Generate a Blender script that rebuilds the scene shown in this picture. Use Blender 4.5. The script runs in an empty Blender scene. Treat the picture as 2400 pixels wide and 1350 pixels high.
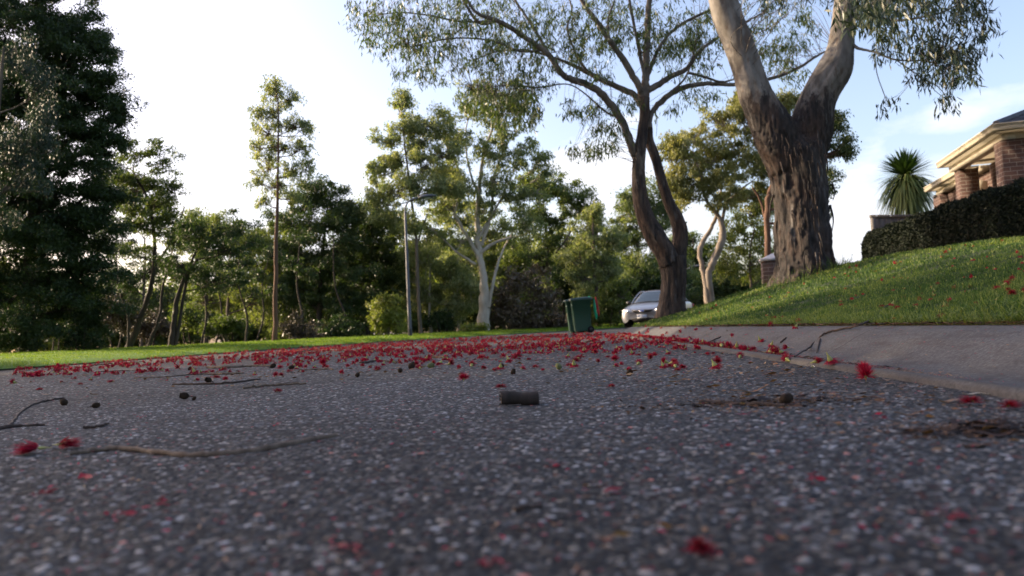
import bpy, math, random
import numpy as np
from mathutils import Vector, Matrix

R = math.radians
rng = np.random.default_rng(7)
random.seed(7)
SC = bpy.context.scene
COL = SC.collection

# ------------------------------------------------------------ camera, sky, sun, exposure
FPX = 1750.0                      # focal length in pixels of a 2400 px wide frame
CAMZ = 0.20
YAW, PITCH, ROLL = R(3.83), R(3.2), R(2.8)
_f = Vector((-math.sin(YAW)*math.cos(PITCH), math.cos(YAW)*math.cos(PITCH), math.sin(PITCH)))
_r0 = Vector((math.cos(YAW), math.sin(YAW), 0))
_u0 = _r0.cross(_f)
CR = _r0*math.cos(ROLL) - _u0*math.sin(ROLL)
CU = _u0*math.cos(ROLL) + _r0*math.sin(ROLL)
CF = _f
CP = Vector((0, 0, CAMZ))
cam_d = bpy.data.cameras.new('camera')
cam = bpy.data.objects.new('camera', cam_d)
COL.objects.link(cam)
m = Matrix(((CR.x, CU.x, -CF.x, CP.x), (CR.y, CU.y, -CF.y, CP.y), (CR.z, CU.z, -CF.z, CP.z), (0, 0, 0, 1)))
cam.matrix_world = m
cam_d.sensor_width = 36
cam_d.lens = 36*FPX/2400
cam_d.clip_start = 0.02
cam_d.clip_end = 2000
cam_d.dof.use_dof = True
cam_d.dof.focus_distance = 3.4
cam_d.dof.aperture_fstop = 3.6
SC.camera = cam

SUN_AZ = R(-76)                   # from +Y towards -X
SUN_EL = R(18.5)
world = bpy.data.worlds.new('World')
SC.world = world
world.use_nodes = True
nt = world.node_tree
nt.nodes.clear()
wo = nt.nodes.new('ShaderNodeOutputWorld')
bg = nt.nodes.new('ShaderNodeBackground')
sky = nt.nodes.new('ShaderNodeTexSky')
sky.sky_type = 'NISHITA'
sky.sun_disc = False
sky.sun_elevation = SUN_EL
sky.sun_rotation = SUN_AZ
sky.altitude = 0
sky.air_density = 1.0
sky.dust_density = 3.5
sky.ozone_density = 1.6
SKY_STRENGTH = 0.15
bg.inputs['Strength'].default_value = SKY_STRENGTH
tc = nt.nodes.new('ShaderNodeTexCoord')

def W(px, py, Y):
    """world point with world-Y = Y seen at photograph pixel (px, py)"""
    d = CF + CR*((px-1200)/FPX) + CU*(-(py-675)/FPX)
    return CP + d*(Y/d.y)

def wdir(px, py):
    return (CF + CR*((px-1200)/FPX) + CU*(-(py-675)/FPX)).normalized()

def wn(kind, **kw):
    n = nt.nodes.new(kind)
    for k, v in kw.items():
        setattr(n, k, v)
    return n

def wmath(op, a, b=None, c=None):
    n = wn('ShaderNodeMath', operation=op)
    for i, v in enumerate((a, b, c)):
        if v is None: continue
        if isinstance(v, (int, float)): n.inputs[i].default_value = v
        else: nt.links.new(v, n.inputs[i])
    return n.outputs[0]

mp = wn('ShaderNodeMapping'); mp.inputs['Scale'].default_value = (1, 1, 2.2)
nt.links.new(tc.outputs['Generated'], mp.inputs['Vector'])
noi = wn('ShaderNodeTexNoise'); noi.inputs['Scale'].default_value = 9; noi.inputs['Detail'].default_value = 7; noi.inputs['Roughness'].default_value = .55
nt.links.new(mp.outputs[0], noi.inputs['Vector'])
noise = noi.outputs['Fac']
cl = None
for (px, py, rad, elong, amp) in ((1400, 430, .085, 1.0, 1.0), (1500, 560, .10, 1.0, .8), (2010, 520, .080, 1.0, .9), (2120, 600, .09, 1.0, .8), (2290, 262, .085, 3.4, .55), (2220, 400, .07, 1.6, .35), (700, 560, .2, 1.4, .6), (1950, 470, .05, 1, .5)):
    d = wdir(px, py)
    vs = wn('ShaderNodeVectorMath', operation='SUBTRACT'); nt.links.new(tc.outputs['Generated'], vs.inputs[0]); vs.inputs[1].default_value = d
    vm = wn('ShaderNodeVectorMath', operation='MULTIPLY'); nt.links.new(vs.outputs[0], vm.inputs[0]); vm.inputs[1].default_value = (1, 1, elong)
    vl = wn('ShaderNodeVectorMath', operation='LENGTH'); nt.links.new(vm.outputs[0], vl.inputs[0])
    v = wmath('SUBTRACT', 1.0, wmath('DIVIDE', vl.outputs['Value'], rad))
    v = wmath('ADD', v, wmath('MULTIPLY', wmath('SUBTRACT', noise, .5), 3.2))
    v = wmath('MULTIPLY', v, 1.5)
    n = wn('ShaderNodeClamp'); nt.links.new(v, n.inputs[0])
    v = wmath('MULTIPLY', n.outputs[0], amp)
    cl = v if cl is None else wmath('MAXIMUM', cl, v)
mx = wn('ShaderNodeMix', data_type='RGBA')
nt.links.new(cl, mx.inputs['Factor'])
tn = wn('ShaderNodeMix', data_type='RGBA', blend_type='MULTIPLY'); tn.inputs['Factor'].default_value = 1; tn.inputs['B'].default_value = (1.13, 1.0, 1.0, 1)
nt.links.new(sky.outputs[0], tn.inputs['A'])
nt.links.new(tn.outputs['Result'], mx.inputs['A'])
CLOUD = mx.inputs['B']
CLOUD.default_value = (3.1, 3.15, 3.4, 1)
nt.links.new(mx.outputs['Result'], bg.inputs['Color'])
nt.links.new(bg.outputs[0], wo.inputs[0])

sun_d = bpy.data.lights.new('sun', 'SUN')
sun_d.energy = 3.6
sun_d.angle = R(0.55)
sun_d.color = (1.0, .82, .58)
sun = bpy.data.objects.new('sun', sun_d)
COL.objects.link(sun)
SUNV = Vector((math.sin(SUN_AZ)*math.cos(SUN_EL), math.cos(SUN_AZ)*math.cos(SUN_EL), math.sin(SUN_EL)))
sun.rotation_euler = SUNV.to_track_quat('Z', 'Y').to_euler()
sun.location = (-20, 10, 30)
SC.view_settings.view_transform = 'Standard'
SC.view_settings.look = 'None'
SC.view_settings.exposure = 1.42
SC.view_settings.gamma = 1
SC.cycles.max_bounces = 6
SC.cycles.diffuse_bounces = 3
SC.cycles.glossy_bounces = 2
SC.cycles.transmission_bounces = 4
SC.cycles.transparent_max_bounces = 6

# ------------------------------------------------------------ terrain functions
def sst(a, b, x):
    t = np.clip((np.asarray(x, float)-a)/(b-a), 0, 1)
    return t*t*(3-2*t)

def off(Y):
    Y = np.asarray(Y, float)
    return np.where(Y < 15, 0, np.where(Y < 38, .014*(Y-15)**2, 7.406+.644*(Y-38)))

GUT_U = np.array([.955, .962, .975, 1.00, 1.02, 1.045, 1.10, 1.17, 1.24, 1.31, 1.38, 1.44, 1.50, 1.58, 1.70])
GUT_Z = np.array([-.03, .009, .019, .021, .014, .002, -.006, -.003, .014, .048, .088, .115, .129, .134, .134])

def gz(X, Y):
    X = np.asarray(X, float); Y = np.asarray(Y, float)
    u = X-off(Y)
    # right bank
    p = np.where(u < 5, .268*np.clip(u-1.58, 0, None), .9166+.105*(u-5))
    fac = .75+.25*sst(8, 13, Y)
    drop = sst(16.5, 21, Y)*(1-sst(5.6, 7.4, X))
    zr = .134+p*fac*(1-.86*drop)
    zr = np.where(u < 30, zr, .134+3.9*fac)
    zk = np.interp(u, GUT_U, GUT_Z)
    # left verge
    ul = -u
    zl = np.interp(ul, [7.3, 7.45, 7.8, 9.5, 13, 17, 60], [0, .035, .075, .13, .19, .215, .10])
    z = np.where(u > 1.55, zr, np.where(u > .955, zk, np.where(ul > 7.3, zl, 0.0)))
    return z

def gzf(x, y):
    return float(gz(x, y))

def G(px, py, h=0.0):
    """ground point seen at pixel: march the ray"""
    d = wdir(px, py)
    t = .25
    while t < 120:
        p = CP+d*t
        if p.z <= gzf(p.x, p.y)+h:
            return p
        t += .01 if t < 4 else .03
    return CP+d*60

# ------------------------------------------------------------ object helpers
def tag(o, label=None, cat=None, group=None, kind=None):
    if label: o['label'] = label
    if cat: o['category'] = cat
    if group: o['group'] = group
    if kind: o['kind'] = kind
    return o

def empty(name, loc, rz=0.0):
    o = bpy.data.objects.new(name, None)
    o.empty_display_size = .2
    o.location = loc
    o.rotation_euler = (0, 0, rz)
    COL.objects.link(o)
    return o

class MB:
    """collects geometry into one mesh"""
    def __init__(s):
        s.v = []; s.f = []; s.fm = []; s.att = []; s.n = 0
    def add(s, v, f, mat=0, att=None):
        v = np.asarray(v, float).reshape(-1, 3)
        f = np.asarray(f, int)
        if len(f) == 0: return s
        s.v.append(v)
        s.f.append(f+s.n)
        s.fm.append(np.full(len(f), mat))
        s.att.append(np.zeros(len(v)) if att is None else np.broadcast_to(np.asarray(att, float), (len(v),)))
        s.n += len(v)
        return s
    def box(s, c, d, mat=0, rz=0, att=None):
        x, y, z = np.array(d)/2
        v = np.array([[-x,-y,-z],[x,-y,-z],[x,y,-z],[-x,y,-z],[-x,-y,z],[x,-y,z],[x,y,z],[-x,y,z]])
        if rz:
            cs, sn = math.cos(rz), math.sin(rz)
            v[:, :2] = v[:, :2] @ np.array([[cs, sn], [-sn, cs]])
        s.add(v+np.array(c), BOXF, mat, att)
        return s
    def hexa(s, v, mat=0):
        s.add(v, BOXF, mat); return s
    def tube(s, P, rad, sides=8, mat=0, cap=True, att=None, rough=0.0):
        P = np.asarray(P, float); n = len(P)
        rad = np.broadcast_to(np.asarray(rad, float), (n,))
        T = np.gradient(P, axis=0)
        T /= np.linalg.norm(T, axis=1, keepdims=True)+1e-12
        a = np.array([1.0, 0, 0]) if abs(T[0][0]) < .8 else np.array([0, 1.0, 0])
        N = a-T[0]*a.dot(T[0]); N /= np.linalg.norm(N)
        Ns = [N]
        for i in range(1, n):
            N = Ns[-1]-T[i]*Ns[-1].dot(T[i]); N /= np.linalg.norm(N)+1e-12
            Ns.append(N)
        Ns = np.array(Ns); B = np.cross(T, Ns)
        th = np.linspace(0, 2*math.pi, sides, endpoint=False)
        rr = rad[:, None]*np.ones(sides)
        if rough: rr = rr*(1+rng.normal(0, rough, rr.shape))
        V = P[:, None, :]+rr[..., None]*(np.cos(th)[None, :, None]*Ns[:, None, :]+np.sin(th)[None, :, None]*B[:, None, :])
        V = V.reshape(-1, 3)
        i = np.arange(n-1)[:, None]*sides; j = np.arange(sides)[None, :]; k = (j+1) % sides
        F = np.stack([i+j, i+k, i+sides+k, i+sides+j], -1).reshape(-1, 4)
        if att is not None: att = np.repeat(np.broadcast_to(np.asarray(att, float), (n,)), sides)
        s.add(V, F, mat, att)
        if cap:
            c0 = len(V)
            base = s.n-len(V)
            for e in (0, (n-1)*sides):
                ctr = V[e:e+sides].mean(0)
                vv = np.vstack([V[e:e+sides], ctr])
                ff = [[q, (q+1) % sides, sides, sides] for q in range(sides)]
                if e == 0: ff = [[b, a_, c, c] for a_, b, c, _ in ff]
                s.add(vv, np.array(ff), mat, att[e] if att is not None else None)
        return s
    def lathe(s, prof, sides=20, mat=0, axis='z', o=(0, 0, 0), att=None):
        prof = np.asarray(prof, float)
        th = np.linspace(0, 2*math.pi, sides, endpoint=False)
        r, z = prof[:, 0], prof[:, 1]
        A = r[:, None]*np.cos(th); B = r[:, None]*np.sin(th); C = z[:, None]*np.ones(sides)
        V = {'z': (A, B, C), 'x': (C, A, B), 'y': (B, C, A)}[axis]
        V = np.stack(V, -1).reshape(-1, 3)+np.array(o)
        n = len(prof)
        i = np.arange(n-1)[:, None]*sides; j = np.arange(sides)[None, :]; k = (j+1) % sides
        F = np.stack([i+j, i+k, i+sides+k, i+sides+j], -1).reshape(-1, 4)
        s.add(V, F, mat, att)
        return s
    def build(s, name, mats, parent=None, smooth=False, loc=None):
        V = np.vstack(s.v)
        me = bpy.data.meshes.new(name)
        F = np.vstack([f if f.shape[1] == 4 else np.hstack([f, f[:, -1:]]) for f in s.f])
        fm = np.concatenate(s.fm)
        tri = F[:, 2] == F[:, 3]
        cnt = np.where(tri, 3, 4)
        keep = np.ones(F.shape, bool); keep[tri, 3] = False
        loops = F[keep]
        start = np.concatenate([[0], np.cumsum(cnt)[:-1]])
        me.vertices.add(len(V)); me.vertices.foreach_set('co', V.astype(np.float32).ravel())
        me.loops.add(len(loops)); me.loops.foreach_set('vertex_index', loops.astype(np.int32))
        me.polygons.add(len(F)); me.polygons.foreach_set('loop_start', start.astype(np.int32))
        try: me.polygons.foreach_set('loop_total', cnt.astype(np.int32))
        except Exception: pass
        me.polygons.foreach_set('material_index', fm.astype(np.int32))
        if smooth: me.polygons.foreach_set('use_smooth', np.ones(len(F), bool))
        at = me.attributes.new('v', 'FLOAT', 'POINT')
        at.data.foreach_set('value', np.concatenate(s.att).astype(np.float32))
        me.update(calc_edges=True)
        for mm in (mats if isinstance(mats, (list, tuple)) else [mats]):
            me.materials.append(mm)
        o = bpy.data.objects.new(name, me)
        COL.objects.link(o)
        if parent: o.parent = parent
        if loc is not None: o.location = loc
        return o

BOXF = np.array([[0,3,2,1],[4,5,6,7],[0,1,5,4],[1,2,6,5],[2,3,7,6],[3,0,4,7]])

def spline(P, n=None, step=None):
    """Catmull-Rom resample of points with any columns"""
    P = np.asarray(P, float)
    if len(P) < 3:
        n = n or 8
        t = np.linspace(0, 1, n)[:, None]
        return P[0]*(1-t)+P[-1]*t
    Q = np.vstack([2*P[0]-P[1], P, 2*P[-1]-P[-2]])
    seg = len(P)-1
    per = max(2, (n or seg*6)//seg)
    out = []
    for i in range(seg):
        p0, p1, p2, p3 = Q[i:i+4]
        t = np.linspace(0, 1, per, endpoint=False)[:, None]
        out.append(.5*((2*p1)+(-p0+p2)*t+(2*p0-5*p1+4*p2-p3)*t**2+(-p0+3*p1-3*p2+p3)*t**3))
    out.append(P[-1:])
    return np.vstack(out)

# ------------------------------------------------------------ materials
def lin(c):
    return tuple((x/12.92 if x <= .04045 else ((x+.055)/1.055)**2.4) for x in c)

class NM:
    def __init__(s, name):
        s.m = bpy.data.materials.new(name); s.m.use_nodes = True
        s.t = s.m.node_tree
        s.b = s.t.nodes['Principled BSDF']
        s.o = s.t.nodes['Material Output']
    def n(s, kind, **kw):
        x = s.t.nodes.new(kind)
        for k, v in kw.items():
            if k in x.inputs.keys() if hasattr(x.inputs, 'keys') else False:
                x.inputs[k].default_value = v
            else: setattr(x, k, v)
        return x
    def l(s, a, b): s.t.links.new(a, b)
    def set(s, **kw):
        for k, v in kw.items(): s.b.inputs[k.replace('_', ' ')].default_value = v
        return s
    def coord(s, scale=(1, 1, 1), kind='Object'):
        c = s.n('ShaderNodeTexCoord'); mpn = s.n('ShaderNodeMapping'); mpn.inputs['Scale'].default_value = scale
        s.l(c.outputs[kind], mpn.inputs[0]); return mpn.outputs[0]
    def noise(s, co, scale, detail=4, rough=.55):
        x = s.n('ShaderNodeTexNoise'); x.inputs['Scale'].default_value = scale; x.inputs['Detail'].default_value = detail; x.inputs['Roughness'].default_value = rough
        s.l(co, x.inputs['Vector']); return x.outputs['Fac']
    def voro(s, co, scale, feature='F1'):
        x = s.n('ShaderNodeTexVoronoi'); x.feature = feature; x.inputs['Scale'].default_value = scale
        s.l(co, x.inputs['Vector']); return x
    def ramp(s, fac, stops, interp='LINEAR'):
        x = s.n('ShaderNodeValToRGB'); e = x.color_ramp.elements; x.color_ramp.interpolation = interp
        while len(e) < len(stops): e.new(.5)
        for i, (p, c) in enumerate(stops):
            e[i].position = p; e[i].color = (*c, 1) if len(c) == 3 else c
        s.l(fac, x.inputs[0]); return x.outputs[0]
    def mix(s, fac, a, b, mode='MIX'):
        x = s.n('ShaderNodeMix'); x.data_type = 'RGBA'; x.blend_type = mode
        for inp, v in (('Factor', fac), ('A', a), ('B', b)):
            if isinstance(v, (int, float)): x.inputs[inp].default_value = v
            elif isinstance(v, tuple): x.inputs[inp].default_value = (*v, 1) if len(v) == 3 else v
            else: s.l(v, x.inputs[inp])
        return x.outputs['Result']
    def mth(s, op, a, b=0.0):
        x = s.n('ShaderNodeMath'); x.operation = op
        for i, v in enumerate((a, b)):
            if isinstance(v, (int, float)): x.inputs[i].default_value = v
            else: s.l(v, x.inputs[i])
        return x.outputs[0]
    def bump(s, h, strength=.5, dist=.01):
        x = s.n('ShaderNodeBump'); x.inputs['Strength'].default_value = strength; x.inputs['Distance'].default_value = dist
        s.l(h, x.inputs['Height']); s.l(x.outputs[0], s.b.inputs['Normal']); return s
    def col(s, c): s.l(c, s.b.inputs['Base Color']); return s
    def attr(s, name='v'):
        x = s.n('ShaderNodeAttribute'); x.attribute_name = name; return x

def simple(name, c, rough=.6, metal=0.0, var=.12, scale=8, bump=0.0):
    q = NM(name); co = q.coord()
    nz = q.noise(co, scale, 5)
    a = tuple(x*(1-var) for x in c); b = tuple(min(1, x*(1+var)) for x in c)
    q.col(q.ramp(nz, [(.3, a), (.7, b)]))
    q.set(Roughness=rough, Metallic=metal)
    if rough > .65: q.b.inputs['Specular IOR Level'].default_value = .12
    if bump: q.bump(q.noise(co, scale*6, 4), .4, bump)
    return q.m

def leafmat(name, a, b, c, trans=.35, rough=.45, tint=(1.0, 1.15, .45)):
    q = NM(name)
    at = q.attr('v')
    col = q.ramp(at.outputs['Fac'], [(0, a), (.5, b), (1, c)])
    q.col(col); q.set(Roughness=rough)
    q.b.inputs['Specular IOR Level'].default_value = .35
    tr = q.n('ShaderNodeBsdfTranslucent')
    q.l(q.mix(1.0, col, (*tint, 1), 'MULTIPLY'), tr.inputs['Color'])
    ms = q.n('ShaderNodeMixShader'); ms.inputs[0].default_value = trans
    q.l(q.b.outputs[0], ms.inputs[1]); q.l(tr.outputs[0], ms.inputs[2]); q.l(ms.outputs[0], q.o.inputs[0])
    return q.m

M = {}
M['leaf_dark'] = leafmat('dark foliage', (.020, .037, .013), (.040, .066, .020), (.085, .11, .03), .36)
M['leaf_mid'] = leafmat('mid green foliage', (.045, .07, .02), (.10, .135, .038), (.25, .28, .09), .48, tint=(1.2, 1.25, .45))
M['leaf_gum'] = leafmat('grey green gum foliage', (.07, .105, .04), (.15, .19, .08), (.40, .41, .22), .5, tint=(1.25, 1.25, .5))
M['leaf_olive'] = leafmat('olive gum foliage', (.10, .115, .035), (.20, .21, .065), (.38, .36, .14), .42, tint=(1.1, 1.1, .5))
M['leaf_yellow'] = leafmat('yellow green foliage', (.12, .14, .03), (.2, .22, .05), (.34, .32, .09), .45)
M['leaf_near'] = leafmat('gum leaves', (.035, .06, .022), (.07, .10, .032), (.15, .16, .05), .42, .35, (1.3, 1.35, .4))
M['leaf_hang'] = leafmat('dark hanging gum leaves', (.015, .026, .012), (.03, .046, .018), (.085, .085, .04), .20, .4)
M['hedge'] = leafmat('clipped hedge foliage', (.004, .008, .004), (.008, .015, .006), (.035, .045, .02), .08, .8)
M['leaf_shade'] = leafmat('dull hanging foliage', (.02, .035, .018), (.035, .055, .028), (.08, .09, .05), .25)
M['cordyline'] = leafmat('strappy leaves', (.03, .06, .015), (.06, .10, .025), (.20, .22, .08), .25)
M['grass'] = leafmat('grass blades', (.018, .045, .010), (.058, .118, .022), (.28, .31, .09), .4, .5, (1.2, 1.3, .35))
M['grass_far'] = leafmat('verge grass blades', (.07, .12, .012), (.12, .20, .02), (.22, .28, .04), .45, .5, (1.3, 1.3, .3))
M['brush'] = leafmat('dry brushwood', (.05, .038, .026), (.09, .068, .045), (.15, .12, .08), .15)

def bark(name, dark, light, zs=1.0, sc=9, bumpd=.02, patch=None):
    q = NM(name)
    co = q.coord((1, 1, .16*zs))
    n1 = q.noise(co, sc, 8, .65)
    n2 = q.noise(q.coord((1, 1, .35)), sc*.35, 4)
    c = q.ramp(n1, [(.30, dark), (.52, tuple((a+b)/2 for a, b in zip(dark, light))), (.72, light)])
    c = q.mix(q.ramp(n2, [(.35, (0, 0, 0)), (.65, (1, 1, 1))]), c, q.mix(.55, c, dark))
    if patch:
        c = q.mix(q.ramp(q.noise(q.coord((1, 1, .45)), sc*.45, 3), [(.62, (0, 0, 0)), (.68, (1, 1, 1))]), c, patch)
    q.col(c); q.set(Roughness=.9)
    q.bump(n1, 1.0, bumpd)
    return q.m
M['bark_rough'] = bark('rough stringy bark', (.022, .013, .008), (.15, .105, .075), bumpd=.03)
M['bark_smooth'] = bark('smooth pale gum bark', (.13, .10, .075), (.36, .31, .25), zs=1.6, sc=5, bumpd=.004, patch=(.17, .12, .085))
M['bark_pale'] = bark('pale distant gum bark', (.26, .22, .17), (.58, .52, .43), zs=2, sc=3, bumpd=.004)
M['bark_dark'] = bark('dark bark', (.018, .013, .009), (.07, .05, .035), sc=6)
M['bark_red'] = bark('reddish bark', (.07, .035, .022), (.20, .11, .07), sc=5)
M['bark_branch'] = bark('grey brown branch bark', (.045, .033, .023), (.21, .165, .12), zs=1.5, sc=7, bumpd=.006)

# mixed bark: 'v' = 0 rough fissured base, 1 smooth upper limb
def barkmix(name, rough_d, rough_l, sm_d, sm_l):
    q = NM(name)
    at = q.attr('v').outputs['Fac']
    co = q.coord((1, 1, .17)); n1 = q.noise(co, 14, 8, .68)
    cr = q.ramp(n1, [(.34, rough_d), (.52, tuple((a*.6+b*.4) for a, b in zip(rough_d, rough_l))), (.70, rough_l)])
    n3 = q.noise(q.coord((1, 1, .4)), 3.3, 4)
    cr = q.mix(q.ramp(n3, [(.45, (0, 0, 0)), (.7, (1, 1, 1))]), cr, q.mix(.35, cr, (.09, .04, .018), 'MIX'))
    gy = q.noise(q.coord((1, 1, .22)), 5.5, 6, .65); cr = q.mix(q.ramp(gy, [(.60, (0, 0, 0)), (.68, (.8, .8, .8))]), cr, (.15, .135, .125))
    sep_ = q.noise(q.coord((1, 1, .10)), 19, 5, .6); cr = q.mix(q.ramp(sep_, [(.36, (1, 1, 1)), (.46, (0, 0, 0))]), cr, (.006, .004, .003))
    cs2 = q.coord((1, 1, .5)); n2 = q.noise(cs2, 4.5, 5, .6)
    cs = q.ramp(n2, [(.36, sm_d), (.5, tuple((a+b)/2 for a, b in zip(sm_d, sm_l))), (.66, sm_l)])
    n4 = q.noise(q.coord((1, 1, .35)), 7, 6, .7)
    cs = q.mix(q.ramp(n4, [(.56, (0, 0, 0)), (.64, (.8, .8, .8))]), cs, (.10, .062, .04))
    f = q.mth('ADD', at, q.mth('MULTIPLY', q.mth('SUBTRACT', n4, .5), 1.6))
    f = q.ramp(f, [(.42, (0, 0, 0)), (.58, (1, 1, 1))])
    q.col(q.mix(f, cr, cs)); q.set(Roughness=.85)
    q.bump(q.mix(f, n1, q.mix(.12, (.5, .5, .5), n1)), 1.0, .035)
    return q.m
M['bark_big'] = barkmix('big gum bark', (.004, .003, .0025), (.058, .040, .032), (.085, .07, .056), (.235, .21, .18))
M['bark_twin'] = barkmix('twin gum bark', (.009, .006, .005), (.10, .07, .05), (.06, .048, .036), (.19, .155, .12))
# ------------------------------------------------------------ ground, road, kerb, lawns
def gridmesh(name, us, ys, zf, mat, uv=True, kind='structure', smooth=True):
    """sheet in (u, Y) space where u follows the bend of the road"""
    U, Y = np.meshgrid(np.asarray(us, float), np.asarray(ys, float))
    X = U+off(Y) if uv else U
    Z = zf(X, Y)
    V = np.stack([X, Y, Z], -1).reshape(-1, 3)
    h, w = U.shape
    i = np.arange(h-1)[:, None]*w; j = np.arange(w-1)[None, :]
    F = np.stack([i+j, i+j+1, i+w+j+1, i+w+j], -1).reshape(-1, 4)
    b = MB(); b.add(V, F)
    o = b.build(name, mat, smooth=smooth)
    if kind: o['kind'] = kind
    return o

# asphalt
q = NM('asphalt'); co = q.coord()
vo = q.voro(co, 118); 
sep = q.n('ShaderNodeSeparateColor'); q.l(vo.outputs['Color'], sep.inputs[0])
stone = q.ramp(sep.outputs[0], [(0, (.026, .025, .026)), (.45, (.050, .048, .051)), (.75, (.085, .082, .085)), (.90, (.17, .17, .175)), (1, (.34, .34, .34))])
gap = q.ramp(vo.outputs['Distance'], [(.42, (1, 1, 1)), (.6, (0, 0, 0))])
c = q.mix(gap, (.02, .019, .021), stone)
big = q.noise(co, .7, 3)
c = q.mix(q.ramp(big, [(.4, (0, 0, 0)), (.65, (.5, .5, .5))]), c, q.mix(1.0, c, (.72, .68, .68), 'MULTIPLY'))
q.col(c); q.set(Roughness=.9); q.b.inputs['Specular IOR Level'].default_value = .25
q.bump(vo.outputs['Distance'], -.9, .004)
M['asphalt'] = q.m
q = NM('asphalt stones')
ca = q.attr('col'); q.col(ca.outputs['Color']); 
q.set(Roughness=.85); q.b.inputs['Specular IOR Level'].default_value = .25
M['asphalt_near'] = q.m
# concrete
q = NM('kerb concrete'); co = q.coord()
a = q.noise(co, 90, 6, .7); b_ = q.noise(co, 2.2, 5, .6)
c = q.ramp(a, [(.3, (.048, .047, .047)), (.5, (.108, .105, .103)), (.72, (.20, .196, .19))])
c = q.mix(q.ramp(b_, [(.35, (0, 0, 0)), (.7, (.75, .75, .75))]), c, q.mix(1.0, c, (.66, .60, .57), 'MULTIPLY'))
st = q.noise(q.coord((6, 1.2, 6)), 3.5, 5, .7)
c = q.mix(q.ramp(st, [(.5, (0, 0, 0)), (.66, (.7, .7, .7))]), c, (.055, .040, .033))
blot = q.noise(q.coord((1, .8, 1)), 5.5, 6, .7)
c = q.mix(q.ramp(blot, [(.56, (0, 0, 0)), (.64, (.55, .55, .55))]), c, (.045, .036, .030))
sx_ = q.n('ShaderNodeSeparateXYZ'); tcx = q.n('ShaderNodeTexCoord'); q.l(tcx.outputs['Object'], sx_.inputs[0])
fr_ = q.mth('FRACT', q.mth('DIVIDE', q.mth('ADD', sx_.outputs[1], 50.35), 2.4))
jt = q.mth('LESS_THAN', q.mth('ABSOLUTE', q.mth('SUBTRACT', fr_, .5)), .0022)
ch = q.n('ShaderNodeMapRange'); q.l(sx_.outputs[0], ch.inputs[0]); ch.inputs[1].default_value = 1.34; ch.inputs[2].default_value = 1.06
dn = q.mth('MULTIPLY', ch.outputs[0], q.ramp(q.noise(q.coord((1, .5, 1)), 7, 6, .7), [(.3, (.25, .25, .25)), (.65, (1, 1, 1))]))
c = q.mix(q.mth('MULTIPLY', dn, .62), c, (.038, .029, .024))
c = q.mix(.16, c, (.02, .02, .02))
c = q.mix(jt, c, (.016, .013, .011))
q.col(c); q.set(Roughness=.85); q.bump(q.noise(co, 220, 5, .7), .8, .004)
M['concrete'] = q.m
# lawn soil/grass base
def lawnmat(name, d, m_, l_, sc):
    q = NM(name); co = q.coord()
    a = q.noise(co, sc, 6, .7); b = q.noise(co, 1.1, 4)
    c = q.ramp(a, [(.3, d), (.5, m_), (.72, l_)])
    c = q.mix(q.ramp(b, [(.4, (0, 0, 0)), (.65, (.6, .6, .6))]), c, q.mix(1.0, c, (1.25, 1.0, .7), 'MULTIPLY'))
    q.col(c); q.set(Roughness=.9); q.bump(a, 1.0, .03)
    return q.m
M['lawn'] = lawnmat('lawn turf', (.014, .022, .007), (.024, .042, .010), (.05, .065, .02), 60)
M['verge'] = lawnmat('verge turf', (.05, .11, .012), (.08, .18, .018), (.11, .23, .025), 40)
M['litter'] = simple('leaf litter soil', (.055, .042, .028), .95, 0, .5, 3, .02)
M['soil'] = simple('damp red brown soil', (.05, .022, .016), .95, 0, .5, 30, .01)

def bumps(X, Y, a=.012):
    return a*(np.sin(X*2.1+Y*.7)*np.cos(Y*1.3-X*.4)+.6*np.sin(X*5.3+1.7*Y)*np.cos(Y*3.9))

# one sheet to the horizon, sunk below everything that lies on it
xs = np.concatenate([-np.geomspace(400, 24, 26), np.linspace(-22, 40, 63), np.geomspace(44, 400, 22)])
ys = np.concatenate([[-60, -30, -12], np.linspace(-6, 70, 77), np.geomspace(75, 700, 22)])
def zground(X, Y):
    u = X-off(Y)
    z = gz(X, Y)-.02
    mid = (u > -17.2) & (u < 34)
    z = np.where(mid, np.minimum(z-.12, -.12), z)
    z = np.where(u >= 34, gz(X, Y)-.05, z)
    return z
gridmesh('ground', xs, ys, zground, M['litter'], uv=False)
gridmesh('road', np.linspace(-7.6, .975, 30), np.concatenate([np.linspace(-6, 15, 12), np.linspace(16, 60, 60), np.linspace(62, 150, 40)]), lambda X, Y: X*0-.006, M['asphalt'])
gridmesh('kerb', np.concatenate([GUT_U[:6], np.linspace(1.06, 1.60, 36), [1.7]]), np.concatenate([np.linspace(-4, 15, 60), np.linspace(15.5, 60, 80)]),
         lambda X, Y: np.interp(X-off(Y), GUT_U, GUT_Z)+.0006*np.sin(X*90+Y*40), M['concrete'])
uu = np.concatenate([np.linspace(1.53, 9, 120), np.linspace(9.2, 36, 40)])
yy = np.concatenate([np.linspace(-4, 24, 200), np.linspace(24.5, 60, 50)])
def zlawn(X, Y):
    u = X-off(Y)
    e = sst(1.53, 1.8, u)
    ue = u+.022*np.sin(Y*5.1)+.016*np.sin(Y*13.7+1)+.01*np.sin(Y*31)
    return gz(np.maximum(X, 1.56+off(Y)), Y)-.012+.018*sst(1.53, 1.70, ue)+bumps(X, Y, .018)*e
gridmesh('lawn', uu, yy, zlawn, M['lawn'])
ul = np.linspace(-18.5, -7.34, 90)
gridmesh('verge', ul, np.concatenate([np.linspace(-4, 60, 300), np.linspace(61, 150, 60)]), lambda X, Y: gz(X, Y)+.004+bumps(X, Y, .014)*sst(7.4, 8.5, -(X-off(Y))), M['verge'])

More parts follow.
